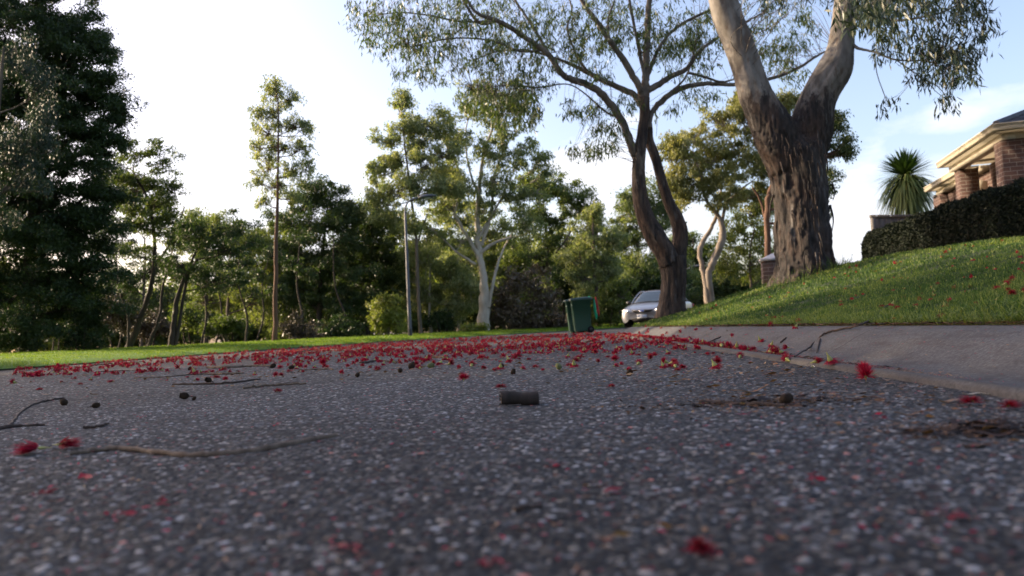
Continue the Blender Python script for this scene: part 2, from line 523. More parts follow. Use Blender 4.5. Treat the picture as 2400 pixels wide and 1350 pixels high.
# ---------- road surface with real stones near the camera (part of the road)
def hash2(i, j, k):
    h = (i.astype(np.int64)*73856093) ^ (j.astype(np.int64)*19349663) ^ (k*83492791)
    h = (h ^ (h >> 13))*1274126177
    h = h ^ (h >> 16)
    return (h & 0xFFFFF)/float(0x100000)

def stones(X, Y):
    s = .0088
    ci = np.floor(X/s).astype(np.int64); cj = np.floor(Y/s).astype(np.int64)
    best = np.zeros(X.shape); shade = np.full(X.shape, -1.0); hue = np.zeros(X.shape)
    for a in (-1, 0, 1):
        for b in (-1, 0, 1):
            i, j = ci+a, cj+b
            sx = (i+.5+.75*(hash2(i, j, 1)-.5))*s; sy = (j+.5+.75*(hash2(i, j, 2)-.5))*s
            r = s*(.34+.36*hash2(i, j, 3))
            an = hash2(i, j, 4)*3.14; st = 1+.5*hash2(i, j, 5)
            dx, dy = X-sx, Y-sy
            p = (dx*np.cos(an)+dy*np.sin(an)); w = (-dx*np.sin(an)+dy*np.cos(an))*st
            d = (np.abs(p/r)**2.6+np.abs(w/r)**2.6)
            h = np.where(d < 1, (.0006+.0022*hash2(i, j, 6))*(1-d)**.35+.15*p*(hash2(i, j, 8)-.5), 0)
            up = h > best
            best = np.where(up, h, best)
            shade = np.where(up, hash2(i, j, 7), shade); hue = np.where(up, hash2(i, j, 9), hue)
    return best, shade, hue
ys = [.28]
while ys[-1] < 7.0: ys.append(ys[-1]*1.0026)
ys = np.array(ys); ts = np.concatenate([np.arange(-1.7, -.80, .005), np.arange(-.80, .95, .0026)])
Yg, Tg = np.meshgrid(ys, ts, indexing='ij')
Xg = np.clip(Tg*Yg-.02, None, .953)
Xg = Xg + (hash2(np.round(Xg*1e4), np.round(Yg*1e4), 11)-.5)*.0012
h, shd, hue = stones(Xg, Yg)
und = .0012*np.sin(Xg*7+Yg*3)+.0008*np.sin(Yg*13-Xg*5)
V = np.stack([Xg, Yg, h-.001+und], -1).reshape(-1, 3)
hh, ww = Xg.shape
i = np.arange(hh-1)[:, None]*ww; j = np.arange(ww-1)[None, :]
F = np.stack([i+j, i+j+1, i+ww+j+1, i+ww+j], -1).reshape(-1, 4)
xv = (Tg*Yg-.02).reshape(-1)
F = F[(xv[F] < .96).any(1)]
b = MB(); b.add(V, F)
o = b.build('asphalt', M['asphalt_near']); o.name = 'road_surface'; o['kind'] = 'structure'
g = np.interp(shd, [0, .35, .65, .85, .95, 1], [.024, .040, .065, .11, .20, .33])
g = np.where(shd < 0, .016, g)
lowf = .5+.25*(np.sin(Xg*1.9+np.sin(Yg*1.3)*2)+np.sin(Yg*2.3+np.sin(Xg*2.7)*1.5))
fine_ = .5+.5*np.sin(Xg*23+3*np.sin(Yg*11))*np.sin(Yg*17+2*np.cos(Xg*13))
dirt = np.clip((lowf*.7+fine_*.3-.45)*1.8, 0, 1)
edged = np.clip((Xg-.62)/.3, 0, 1)
g = g*1.08*(1-.34*dirt)*(1-.25*edged)
g = np.where(shd > .9, g*(1-.0*dirt)*1.15, g)
wm = .06*dirt+.10*edged
rgb = np.stack([g*(1.05+wm+.16*(hue-.5)), g, g*(.96-wm-.2*(hue-.5))], -1).reshape(-1, 3)
rd = (hue > .965) & (shd > 0); rgb[rd.reshape(-1)] *= np.array([1.3, .62, .58])
ca = o.data.color_attributes.new('col', 'FLOAT_COLOR', 'POINT')
ca.data.foreach_set('color', np.hstack([rgb, np.ones((len(rgb), 1))]).astype(np.float32).ravel())

# ---------- grass
def blades(b, X, Y, Z, H, Wd, lean, att, mat=0):
    n = len(X)
    az = rng.uniform(0, 2*np.pi, n); la = rng.uniform(0, 2*np.pi, n)
    wx, wy = np.cos(az)*Wd/2, np.sin(az)*Wd/2
    l1 = lean*.35; dx, dy = np.cos(la), np.sin(la)
    P = np.stack([X, Y, Z-.004], -1)
    A = P+np.stack([wx, wy, 0*wx], -1); B = P-np.stack([wx, wy, 0*wx], -1)
    mid = P+np.stack([dx*l1*H, dy*l1*H, H*.6], -1)
    C = mid+np.stack([wx, wy, 0*wx], -1)*.8; D = mid-np.stack([wx, wy, 0*wx], -1)*.8
    T = P+np.stack([dx*lean*H, dy*lean*H, H*(1.05-.45*lean)], -1)
    V = np.stack([A, B, C, D, T], 1).reshape(-1, 3)
    i = np.arange(n)*5
    F = np.concatenate([np.stack([i, i+1, i+3, i+2], -1), np.stack([i+2, i+3, i+4, i+4], -1)])
    b.add(V, F, mat, np.repeat(att, 5))
b = MB()
N = 300000
Y = 2.0*np.exp(rng.uniform(0, 1, N)*math.log(17.5/2.0))
u = 1.53+(rng.uniform(0, 1, N)**1.15)*(np.minimum(.72*Y, 8.6)-1.2)
ok = (u > 1.57); Y = Y[ok]; u = u[ok]; X = u
tuft = np.sin(X*9+np.sin(Y*7)*2)*np.sin(Y*8+np.cos(X*6)*2)
edge = np.exp(-((u-1.6)/.13)**2)
keep = rng.uniform(0, 1, len(X)) > .35*np.clip(-tuft, 0, 1)*(1-edge)
X, Y, u, tuft, edge = X[keep], Y[keep], u[keep], tuft[keep], edge[keep]
n = len(X)
H = (.016+.026*rng.uniform(0, 1, n)**2+.012*tuft)*(1+.5*edge)*np.clip(Y/8, .9, 1.6)
Wd = .0022*np.clip(Y/3.2, 1, 4.5)*rng.uniform(.7, 1.4, n)
att = np.clip(rng.normal(.38, .27, n)+.14*tuft+.45*edge*rng.uniform(0, 1, n)+.12*np.sin(X*1.7+Y)+.10*np.sin(X*4.1-Y*2.3), 0, 1)
blades(b, X, Y, zlawn(X, Y), H, Wd, np.clip(rng.normal(.45, .3, n)+.5*edge, 0, 1.3), att)
# longer stalks round the foot of the big tree and straggling over the kerb edge
n = 24000
X = 1.56+rng.exponential(.055, n); Y = 2.0*np.exp(rng.uniform(0, 1, n)*math.log(16/2.0))
blades(b, X, Y, np.maximum(zlawn(X, Y), gz(X, Y)), rng.uniform(.015, .05, n)+.035*(rng.uniform(0, 1, n) > .85), .003*np.clip(Y/4, 1, 3.5), rng.uniform(.4, 1.6, n), rng.uniform(.3, 1, n)**.7)
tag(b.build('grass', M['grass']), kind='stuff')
b = MB()
N = 120000
Y = 6*np.exp(rng.uniform(0, 1, N)*math.log(60/6)); u = -7.36-rng.uniform(0, 1, N)**1.4*9
X = u+off(Y); px = 1317+1750*X/Y; ok = (px > -500) & (px < 1700)
X, Y = X[ok], Y[ok]; n = len(X)
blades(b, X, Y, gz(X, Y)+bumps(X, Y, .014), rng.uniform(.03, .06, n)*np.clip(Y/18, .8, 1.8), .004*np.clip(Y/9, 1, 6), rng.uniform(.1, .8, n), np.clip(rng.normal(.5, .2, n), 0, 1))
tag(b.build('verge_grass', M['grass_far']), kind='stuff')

# ------------------------------------------------------------ trees
def leaves(b, P, D, L, Wd, att, mat=0):
    """rhombic leaf faces at P along D"""
    n = len(P)
    D = D/(np.linalg.norm(D, axis=1, keepdims=True)+1e-9)
    A = rng.normal(size=(n, 3)); S = np.cross(D, A); S /= np.linalg.norm(S, axis=1, keepdims=True)+1e-9
    L = np.broadcast_to(L, (n,))[:, None]; Wd = np.broadcast_to(Wd, (n,))[:, None]
    N3 = np.cross(D, S)
    V = np.stack([P, P+D*L*.45+S*Wd/2+N3*L*.05, P+D*L, P+D*L*.45-S*Wd/2+N3*L*.05], 1).reshape(-1, 3)
    i = np.arange(n)*4
    b.add(V, np.stack([i, i+1, i+2, i+3], -1), mat, np.repeat(np.broadcast_to(att, (n,)), 4))

def wpath(pts, Y, dY=None, zfix=True):
    """pixel path (px, py, width px) -> world points + radii, at depth Y (+dY along)"""
    pts = np.asarray(pts, float)
    out, rad = [], []
    for k, p in enumerate(pts):
        y = Y+(0 if dY is None else (dY*k/(len(pts)-1) if np.isscalar(dY) else dY[k]))
        out.append(tuple(W(p[0], p[1], y))); rad.append(p[2]/2*y/FPX)
    return np.array(out), np.array(rad)

TREES = []
def gum(name, label, Y, stems, blobs, leafm, barkm, ls=1.0, dens=1.0, droop=.6, group=None, clump=.42, flat=.75, sub=10, cat='tree', bush=False, limb=True, light=.45, hollow=.0, depth=.8):
    """stems: list of pixel paths [(px,py,w)...] of the trunk; blobs: [(cx,cy,rx,ry)] crown masses in photo pixels, given real depth"""
    base = None
    tb = MB(); fb = MB(); sp = []
    s = Y/FPX
    for k, st in enumerate(stems):
        P, r = wpath(st, Y)
        if base is None:
            base = P[0].copy(); base[2] = gzf(base[0], base[1])-.03
        if k == 0 or abs(P[0][2]-base[2]) < 1.2:
            P[0][2] = gzf(P[0][0], P[0][1])-.05
        dy = rng.uniform(-.6, .6)*s*60*(np.linspace(0, 1, len(P))**1.3)
        P[:, 1] += dy
        Q = spline(np.hstack([P, r[:, None]]), n=len(P)*5)
        Q[:, :3] += rng.normal(0, .15, (len(Q), 3))*Q[:, 3:4]
        tb.tube(Q[:, :3], Q[:, 3], 10, rough=.05)
        sp.append(Q)
    allp = np.vstack(sp)
    LL = .0048*Y*ls; LW = LL*.40
    for (cx, cy, rx, ry) in blobs:
        C = np.array(W(cx, cy, Y)); C[1] += rng.uniform(-.5, .5)*rx*s
        ax = np.array([rx*s, max(rx, ry)*s*depth, ry*s])
        area = rx*ry*s*s*math.pi
        # limb to the blob
        pts_l = None
        if limb:
            low = allp[(allp[:, 2] < C[2]-.15*ax[2])]
            if len(low) == 0: low = allp[:1]
            d = np.linalg.norm(low[:, :3]-C, axis=1)+.6*np.abs(low[:, 2]-(C[2]-1.2*ax[2]))
            k = int(d.argmin()); S = low[k]
            mid = S[:3]*.45+C*.55; mid[2] -= .10*np.linalg.norm(C-S[:3]); 
            Q = spline(np.array([S[:3], mid+rng.normal(0, .1, 3)*ax, C+rng.normal(0, .15, 3)*ax]), n=14)
            r0 = min(S[3]*.55, .0035*Y+.02)
            tb.tube(Q, np.linspace(r0, max(.003, r0*.3), len(Q)), 6)
            pts_l = Q
        nc = min(130, max(4, int(sub*area/(clump*1.4)**2/5)+3))
        v = rng.normal(size=(nc, 3)); v /= np.linalg.norm(v, axis=1, keepdims=True)
        rr = np.clip(rng.uniform(hollow, 1, nc)**.45, 0, 1)[:, None]
        cc = C+v*rr*ax*1.30*rng.uniform(.75, 1.15, (nc, 1))
        cr = clump*rng.uniform(.45, 1.2, nc)*(.7+.3*Y/35)
        for q_ in range(nc):
            if limb:
                k = rng.integers(len(pts_l)//2, len(pts_l))
                e = cc[q_]; Sx = pts_l[k]
                md = (Sx+e)/2; md[2] -= .08*np.linalg.norm(e-Sx)
                T = spline(np.array([Sx, md, e]), n=6)
                tb.tube(T, np.linspace(.0006*Y, .00022*Y, len(T)), 4, cap=False)
        nl = int(dens*(cr.mean()**2)*3.14*flat*1.7/(LL*LW*.5*.6))
        nl = max(12, nl)
        P = rng.normal(size=(nc, nl, 3))
        P /= np.linalg.norm(P, axis=2, keepdims=True)
        P *= (rng.uniform(0, 1, (nc, nl, 1))**.45)
        P *= 1+.75*(rng.uniform(0, 1, (nc, nl, 1)) < .14)*rng.uniform(0, 1, (nc, nl, 1))
        P = P*cr[:, None, None]*np.array([1, 1, flat])+cc[:, None, :]
        shade = rng.normal(light, .10, (nc, 1))+rng.normal(0, .16, (nc, nl))
        P = P.reshape(-1, 3)
        D = rng.normal(size=P.shape); D[:, 2] -= droop*2.2
        leaves(fb, P, D, LL*rng.uniform(.6, 1.3, len(P)), LW*rng.uniform(.7, 1.2, len(P)), np.clip(shade.reshape(-1), 0, 1))
    root = empty(name, base)
    tag(root, label, cat, group)
    tb.v = [x-base for x in tb.v]; fb.v = [x-base for x in fb.v]
    tb.build('trunk' if not bush else 'stems', barkm, root, smooth=True)
    fb.build('crown' if not bush else 'foliage', leafm, root)
    TREES.append(root)
    return root
# ---------- background trees, left to right
GB = 'gum trees along the far side of the road'
SH = 'bushes under the trees'
gum('blackwood_tree', 'huge dense dark green tree filling the left edge of the view', 21,
    [[(60, 835, 44), (66, 700, 36), (80, 500, 30), (95, 300, 24), (100, 80, 16)], [(70, 650, 20), (140, 540, 12), (210, 470, 7)]],
    [(90, 10, 130, 60), (170, 50, 90, 60), (60, 120, 130, 100), (200, 150, 80, 70), (150, 240, 130, 80), (250, 270, 60, 45), (40, 330, 120, 90), (200, 350, 100, 55),
     (110, 450, 150, 80), (240, 440, 60, 45), (60, 560, 130, 70), (190, 560, 90, 55), (20, 670, 110, 60), (150, 650, 110, 50), (270, 330, 30, 30), (240, 210, 40, 40), (230, 110, 40, 40), (200, 290, 80, 40), (130, 190, 110, 60), (120, 540, 100, 60), (240, 520, 60, 40), (20, 440, 90, 60), (30, 230, 80, 70), (160, 700, 120, 50), (60, 750, 110, 40), (220, 620, 60, 40), (-90, 250, 110, 200), (-80, 550, 110, 200), (-60, 60, 100, 80)],
    M['leaf_dark'], M['bark_dark'], ls=.95, dens=1.0, droop=.3, clump=.44, flat=.6, sub=22, light=.35)
gum('gum_tree', 'drooping grey green gum hanging in front of the huge dark tree', 16,
    [[(-60, 850, 20), (-40, 600, 16), (0, 350, 10), (30, 120, 6)]],
    [(20, 120, 50, 60), (60, 220, 50, 60), (20, 330, 60, 70), (90, 330, 40, 70), (50, 430, 60, 55), (10, 500, 40, 40)],
    M['leaf_shade'], M['bark_branch'], ls=.9, dens=.42, droop=1.3, group=GB, clump=.30, flat=1.3, sub=10, light=.15)
gum('wattle_tree', 'spreading open tree with arching feathery branches beside the dark tree', 27,
    [[(300, 812, 16), (345, 700, 12), (362, 600, 9), (350, 480, 7), (310, 400, 5)], [(350, 640, 7), (400, 560, 5), (420, 480, 3)]],
    [(300, 440, 50, 34), (350, 420, 50, 26), (340, 480, 60, 26), (380, 540, 50, 26), (330, 350, 70, 28), (380, 380, 35, 24), (290, 420, 60, 22), (380, 470, 50, 24), (400, 440, 22, 22), (330, 520, 60, 26), (410, 520, 30, 24), (300, 590, 60, 30)],
    M['leaf_mid'], M['bark_dark'], ls=.85, dens=.7, droop=.3, group=GB, clump=.34, flat=.5, sub=14, light=.3)
gum('wattle_tree', 'dark leaning tree with a forked black trunk at the lawn edge', 24,
    [[(400, 812, 16), (412, 740, 13), (430, 670, 10), (470, 610, 7)], [(408, 750, 9), (440, 640, 7), (470, 560, 4)]],
    [(470, 560, 60, 32), (540, 590, 60, 40), (430, 620, 50, 30), (500, 650, 70, 32), (440, 520, 30, 18), (560, 530, 40, 25)],
    M['leaf_dark'], M['bark_dark'], ls=.85, dens=.8, droop=.3, group=GB, clump=.34, flat=.6, sub=16, light=.5)
gum('gum_tree', 'pale bushy gum behind the leaning dark trunk', 38,
    [[(530, 800, 9), (540, 650, 7), (545, 560, 4)]],
    [(520, 530, 50, 34), (580, 560, 60, 40), (620, 610, 45, 50), (560, 640, 60, 50), (610, 690, 50, 50)],
    M['leaf_mid'], M['bark_branch'], ls=.9, dens=.75, droop=.8, group=GB, clump=.5, sub=12, light=.75)
gum('gum_tree', 'tall slender sparse gum with a reddish trunk', 29,
    [[(645, 800, 13), (647, 700, 11), (651, 560, 9), (656, 420, 6), (660, 280, 4), (655, 190, 2)]],
    [(600, 340, 20, 24), (722, 300, 16, 24), (594, 420, 20, 20), (728, 390, 18, 22), (628, 215, 18, 20), (650, 200, 26, 28), (680, 230, 26, 24), (640, 260, 34, 26), (690, 290, 34, 30), (620, 310, 30, 30), (660, 340, 40, 30), (710, 340, 20, 26), (620, 380, 34, 26), (690, 400, 36, 28), (650, 430, 40, 22), (610, 470, 22, 12), (690, 460, 28, 14), (600, 260, 14, 20)],
    M['leaf_gum'], M['bark_red'], ls=.8, dens=.34, droop=1.0, group=GB, clump=.26, flat=1.0, sub=16, light=.6)
gum('blackwood_tree', 'round dark green tree right of the slender gum', 38,
    [[(745, 798, 15), (750, 690, 12), (752, 600, 9), (760, 500, 5)]],
    [(750, 450, 60, 36), (710, 480, 36, 30), (800, 490, 40, 40), (740, 530, 80, 36), (820, 560, 40, 40), (700, 590, 60, 36), (780, 620, 80, 40), (700, 680, 60, 50), (790, 700, 70, 50)],
    M['leaf_dark'], M['bark_dark'], ls=.9, dens=.85, droop=.3, group=GB, clump=.46, flat=.7, sub=18, light=.6)
gum('wattle_tree', 'dense dark wattle left of the near lamp post', 41,
    [[(860, 790, 12), (865, 700, 10), (870, 600, 6)]],
    [(850, 540, 50, 34), (900, 590, 50, 40), (830, 620, 50, 40), (890, 660, 50, 40), (840, 700, 60, 44), (870, 520, 60, 26), (890, 740, 40, 36), (820, 750, 50, 36)],
    M['leaf_dark'], M['bark_dark'], ls=.9, dens=1.0, droop=.2, group=GB, clump=.5, flat=.8, sub=18, light=.75)
gum('gum_tree', 'tall bright gum behind the near lamp post', 37,
    [[(986, 782, 9), (981, 680, 8), (977, 560, 7), (962, 430, 5), (948, 300, 3)], [(975, 580, 5), (1000, 500, 3)]],
    [(945, 225, 12, 22), (885, 390, 24, 24), (1050, 350, 36, 34), (1050, 430, 36, 34), (880, 470, 20, 20), (938, 250, 22, 34), (950, 300, 36, 34), (900, 320, 36, 22), (985, 330, 40, 34), (1020, 280, 50, 34), (930, 370, 50, 34), (1000, 390, 46, 40), (890, 440, 30, 26), (940, 450, 50, 34), (1010, 450, 44, 30), (900, 510, 44, 24), (960, 520, 50, 26)],
    M['leaf_gum'], M['bark_branch'], ls=.9, dens=.66, droop=.8, group=GB, clump=.42, sub=15, light=.6)
gum('gum_tree', 'large pale trunked gum forking above a rough brown base', 39,
    [[(1133, 770, 34), (1134, 700, 24), (1132, 640, 17), (1122, 590, 16), (1119, 520, 13), (1122, 440, 10), (1135, 350, 7), (1165, 270, 4)],
     [(1128, 575, 9), (1150, 500, 7), (1160, 400, 5), (1200, 300, 3)], [(1065, 500, 7), (1080, 420, 5), (1040, 330, 4), (1010, 290, 3)], [(1135, 480, 6), (1100, 400, 5), (1090, 300, 3), (1110, 240, 2)],
     [(1122, 600, 12), (1090, 545, 9), (1065, 500, 7), (1060, 450, 5), (1040, 400, 3)], [(1124, 592, 10), (1165, 565, 7), (1220, 550, 5), (1270, 530, 3)],
     [(1120, 560, 8), (1170, 470, 5), (1190, 420, 3)], [(1145, 720, 9), (1160, 640, 7), (1175, 590, 5), (1200, 540, 3)], [(1116, 620, 7), (1070, 590, 5), (1030, 550, 3)]],
    [(1280, 410, 26, 20), (1255, 455, 36, 24), (1180, 290, 46, 26), (1070, 330, 36, 26), (1240, 330, 22, 18), (1140, 210, 60, 24), (1200, 240, 50, 30), (1100, 260, 50, 24), (1050, 400, 40, 40), (1130, 360, 44, 30), (1090, 440, 46, 34), (1160, 420, 40, 40), (1220, 380, 36, 30), (1270, 380, 26, 24), (1040, 480, 40, 34), (1200, 460, 46, 34), (1130, 490, 40, 26), (1010, 540, 44, 28), (1080, 560, 40, 24), (1230, 530, 40, 26), (1180, 330, 24, 24)],
    M['leaf_gum'], M['bark_pale'], ls=.9, dens=.55, droop=.8, group=GB, clump=.40, sub=14, light=.5)
gum('gum_tree', 'leafy yellow green gum filling the gap between lamp post and pale trunk', 42,
    [[(1010, 778, 7), (1008, 700, 6), (1015, 620, 4)], [(1075, 775, 6), (1070, 690, 5), (1060, 640, 3)]],
    [(1000, 610, 50, 44), (1060, 640, 50, 40), (990, 690, 40, 40), (1060, 710, 60, 36), (1100, 670, 34, 44), (960, 640, 30, 50)],
    M['leaf_gum'], M['bark_pale'], ls=.9, dens=.8, droop=.8, group=GB, clump=.46, sub=16, light=.75)
gum('bushy_shrub', 'bright yellow green bush left of the near lamp post foot', 33,
    [[(910, 788, 5), (910, 750, 4)], [(925, 788, 4), (935, 750, 3)]],
    [(905, 725, 30, 34), (935, 755, 26, 26), (890, 755, 22, 26), (915, 695, 18, 14)],
    M['leaf_yellow'], M['bark_branch'], ls=.85, dens=.9, droop=.3, group=SH, clump=.32, sub=22, light=.5, cat='shrub')
gum('dead_shrub', 'tangle of bare brown brushwood right of the pale trunk', 41,
    [[(1200, 768, 5), (1205, 700, 4), (1230, 640, 2)], [(1215, 768, 4), (1250, 700, 3), (1270, 640, 2)], [(1180, 768, 4), (1180, 700, 3), (1150, 690, 2)]],
    [(1210, 720, 60, 40), (1270, 720, 50, 40), (1240, 660, 50, 30), (1170, 740, 30, 26)],
    M['brush'], M['bark_branch'], ls=1.3, dens=.55, droop=-.2, group=SH, clump=.5, sub=14, light=.5, cat='shrub')
gum('gum_tree', 'rounded gum with a dark arching crown behind the bins', 48,
    [[(1290, 765, 12), (1285, 650, 9), (1280, 560, 6), (1270, 480, 4)], [(1285, 620, 5), (1340, 540, 4), (1370, 480, 3)]],
    [(1240, 425, 40, 20), (1290, 430, 40, 20), (1260, 440, 50, 26), (1310, 450, 46, 26), (1350, 470, 40, 30), (1385, 500, 30, 34), (1240, 500, 44, 30), (1300, 510, 44, 24), (1400, 550, 24, 30), (1230, 590, 50, 36), (1270, 620, 50, 36), (1300, 560, 30, 24)],
    M['leaf_mid'], M['bark_branch'], ls=.9, dens=.72, droop=.4, group=GB, clump=.55, flat=.6, sub=15, light=.45)
gum('blackwood_tree', 'low dark tree just behind the bins', 46,
    [[(1320, 765, 8), (1322, 700, 6), (1325, 660, 4)]],
    [(1310, 660, 30, 30), (1340, 690, 30, 30), (1300, 710, 34, 36)],
    M['leaf_dark'], M['bark_dark'], ls=.9, dens=.9, droop=.3, group=GB, clump=.5, sub=16, light=.4)
gum('gum_tree', 'slim straight gum right behind the bins', 45,
    [[(1402, 768, 12), (1398, 700, 9), (1393, 620, 7), (1390, 540, 5), (1390, 500, 3)]],
    [(1380, 540, 44, 34), (1430, 560, 30, 30), (1350, 600, 50, 30), (1410, 620, 44, 30), (1360, 650, 40, 30), (1430, 640, 26, 26), (1395, 500, 26, 22)],
    M['leaf_gum'], M['bark_branch'], ls=.85, dens=.6, droop=.8, group=GB, clump=.42, sub=14, light=.55)
gum('bushy_shrub', 'olive roadside bush between the bins and the silver car', 44,
    [[(1430, 765, 4), (1435, 720, 3)], [(1445, 765, 4), (1450, 730, 3)]],
    [(1425, 700, 30, 30), (1455, 690, 26, 30), (1440, 730, 34, 26), (1400, 730, 26, 30), (1370, 720, 20, 34)],
    M['leaf_mid'], M['bark_branch'], ls=.9, dens=.8, droop=.3, group=SH, clump=.42, sub=18, light=.6, cat='shrub')
gum('gum_tree', 'feathery gum behind the twin trunked tree', 52,
    [[(1500, 760, 10), (1498, 640, 8), (1490, 540, 5)]],
    [(1470, 490, 34, 40), (1510, 470, 40, 40), (1480, 560, 44, 36), (1540, 540, 34, 50), (1500, 620, 50, 34), (1470, 650, 30, 30), (1550, 630, 40, 34), (1570, 480, 24, 40)],
    M['leaf_gum'], M['bark_branch'], ls=.85, dens=.72, droop=.6, group=GB, clump=.5, sub=15, light=.35)
gum('blackwood_tree', 'dark low tree behind the roof of the silver car', 50,
    [[(1520, 760, 8), (1520, 700, 5)]],
    [(1480, 670, 40, 28), (1530, 665, 40, 28), (1570, 690, 40, 40), (1630, 690, 40, 34), (1500, 710, 50, 30)],
    M['leaf_dark'], M['bark_dark'], ls=.9, dens=.9, droop=.3, group=GB, clump=.5, sub=15, light=.6)
gum('gum_tree', 'olive round crowned gum with two crossing pale stems', 27,
    [[(1668, 715, 26), (1655, 670, 15), (1645, 620, 12), (1642, 580, 12), (1662, 545, 10), (1680, 510, 9), (1692, 470, 7), (1700, 410, 5), (1722, 350, 3)],
     [(1672, 712, 18), (1660, 655, 17), (1672, 615, 17), (1688, 575, 17), (1693, 540, 15), (1683, 505, 9), (1655, 470, 7), (1640, 410, 5), (1625, 360, 3)], [(1690, 540, 9), (1700, 490, 7), (1730, 450, 5), (1770, 420, 3)]],
    [(1565, 345, 26, 22), (1575, 420, 26, 24), (1590, 360, 44, 34), (1640, 310, 50, 30), (1700, 280, 60, 34), (1760, 260, 50, 44), (1800, 300, 50, 50), (1600, 420, 40, 26), (1660, 370, 56, 40), (1730, 350, 56, 44), (1790, 390, 44, 44), (1700, 420, 50, 26), (1760, 220, 36, 24), (1640, 440, 34, 20), (1690, 465, 60, 26), (1770, 450, 46, 30), (1600, 460, 36, 24), (1850, 240, 30, 40)],
    M['leaf_olive'], M['bark_smooth'], ls=.85, dens=.72, droop=1.0, group=GB, clump=.30, sub=18, light=.55)
gum('gum_tree', 'dark crowned gum spreading behind the big forked trunk', 22,
    [[(1800, 660, 18), (1798, 560, 14), (1795, 480, 13), (1812, 420, 9), (1850, 370, 7)], [(1796, 520, 7), (1780, 470, 5), (1760, 440, 3)]],
    [(1930, 300, 40, 40), (1960, 280, 20, 22), (1965, 350, 30, 30), (1935, 400, 26, 36), (1980, 340, 16, 18), (1930, 460, 16, 22), (1870, 330, 40, 44), (1930, 500, 10, 14)],
    M['leaf_dark'], M['bark_red'], ls=.8, dens=.9, droop=1.0, group=GB, clump=.28, sub=18, light=.8)
gum('gum_tree', 'glowing yellow green gum left of the brick pillar', 34,
    [[(1760, 680, 7), (1755, 600, 5), (1760, 540, 3)]],
    [(1740, 530, 44, 34), (1790, 560, 36, 50), (1720, 580, 40, 34), (1760, 620, 50, 34), (1700, 620, 30, 22), (1800, 480, 30, 34), (1760, 480, 44, 30), (1790, 640, 30, 26)],
    M['leaf_yellow'], M['bark_branch'], ls=.85, dens=.55, droop=1.1, group=GB, clump=.38, sub=13, light=.35)
gum('blackwood_tree', 'dark bush line left of the brick pillar above the lawn crest', 46,
    [[(1700, 720, 6), (1700, 680, 5)], [(1740, 715, 6), (1745, 680, 4)]],
    [(1640, 700, 40, 26), (1700, 670, 40, 34), (1745, 670, 36, 36), (1770, 690, 36, 30), (1690, 710, 50, 24)],
    M['leaf_dark'], M['bark_dark'], ls=.9, dens=.9, droop=.3, group=GB, clump=.5, sub=15, light=.8)
gum('pine_tree', 'dark layered tree far off beyond the second lamp post', 62,
    [[(1620, 740, 6), (1622, 640, 4), (1622, 560, 2)]],
    [(1620, 560, 22, 16), (1640, 590, 30, 18), (1605, 600, 24, 16), (1630, 620, 40, 22), (1600, 650, 40, 24), (1650, 650, 34, 24), (1570, 610, 24, 30)],
    M['leaf_mid'], M['bark_dark'], ls=.9, dens=.8, droop=.2, group=GB, clump=.6, sub=14, light=.3)


# second row: fuller gums behind the first
for (bx, Yd, lm, dn, lab, bl) in (
    (1075, 50, 'leaf_gum', .7, 'broad gum directly behind the large pale trunk', [(1080, 500, 60, 40), (1150, 540, 60, 40), (1090, 600, 70, 44), (1190, 600, 60, 44), (1130, 670, 70, 44), (1050, 690, 60, 40), (1210, 660, 50, 36)]),
    (905, 47, 'leaf_mid', .75, 'mid green gum between the dark wattle and the near lamp post', [(900, 500, 40, 34), (930, 560, 50, 40), (890, 620, 50, 40), (940, 660, 44, 44), (900, 700, 40, 34)]),
    (1330, 56, 'leaf_gum', .7, 'hazy gum low behind the arching dark crown', [(1290, 590, 50, 40), (1340, 570, 50, 36), (1400, 590, 44, 40), (1310, 650, 50, 34), (1370, 690, 40, 34)]),
    (480, 47, 'leaf_mid', .55, 'hazy green tree between the dark left trees and the reddish trunk', [(440, 520, 40, 30), (500, 540, 50, 34), (580, 560, 50, 34), (450, 560, 50, 34), (510, 600, 60, 36), (420, 640, 60, 34), (560, 680, 60, 40), (470, 700, 70, 34), (620, 740, 50, 30)]),
    (330, 42, 'leaf_dark', .6, 'dark tree filling the gap behind the arching tree', [(280, 400, 40, 30), (330, 450, 50, 34), (380, 500, 40, 34), (290, 470, 50, 30), (260, 540, 50, 40), (300, 660, 70, 40), (370, 620, 40, 34), (250, 710, 60, 40), (380, 700, 50, 34)]),
    (1580, 54, 'leaf_gum', .6, 'grey gum seen between the twin stems and the olive gum', [(1600, 640, 34, 34), (1560, 600, 30, 44), (1590, 690, 40, 24)]),
    (680, 44, 'leaf_mid', .7, 'green tree behind the round dark tree', [(640, 560, 34, 34), (690, 540, 50, 40), (640, 640, 50, 44), (660, 720, 50, 34), (830, 500, 30, 30)])):
    gum('gum_tree', lab, Yd, [[(bx, 775, 9), (bx+4, 650, 6), (bx-3, 560, 4)]], bl, M[lm], M['bark_branch'], ls=.9, dens=dn, droop=.7, group=GB, clump=.5, sub=14, light=.5)
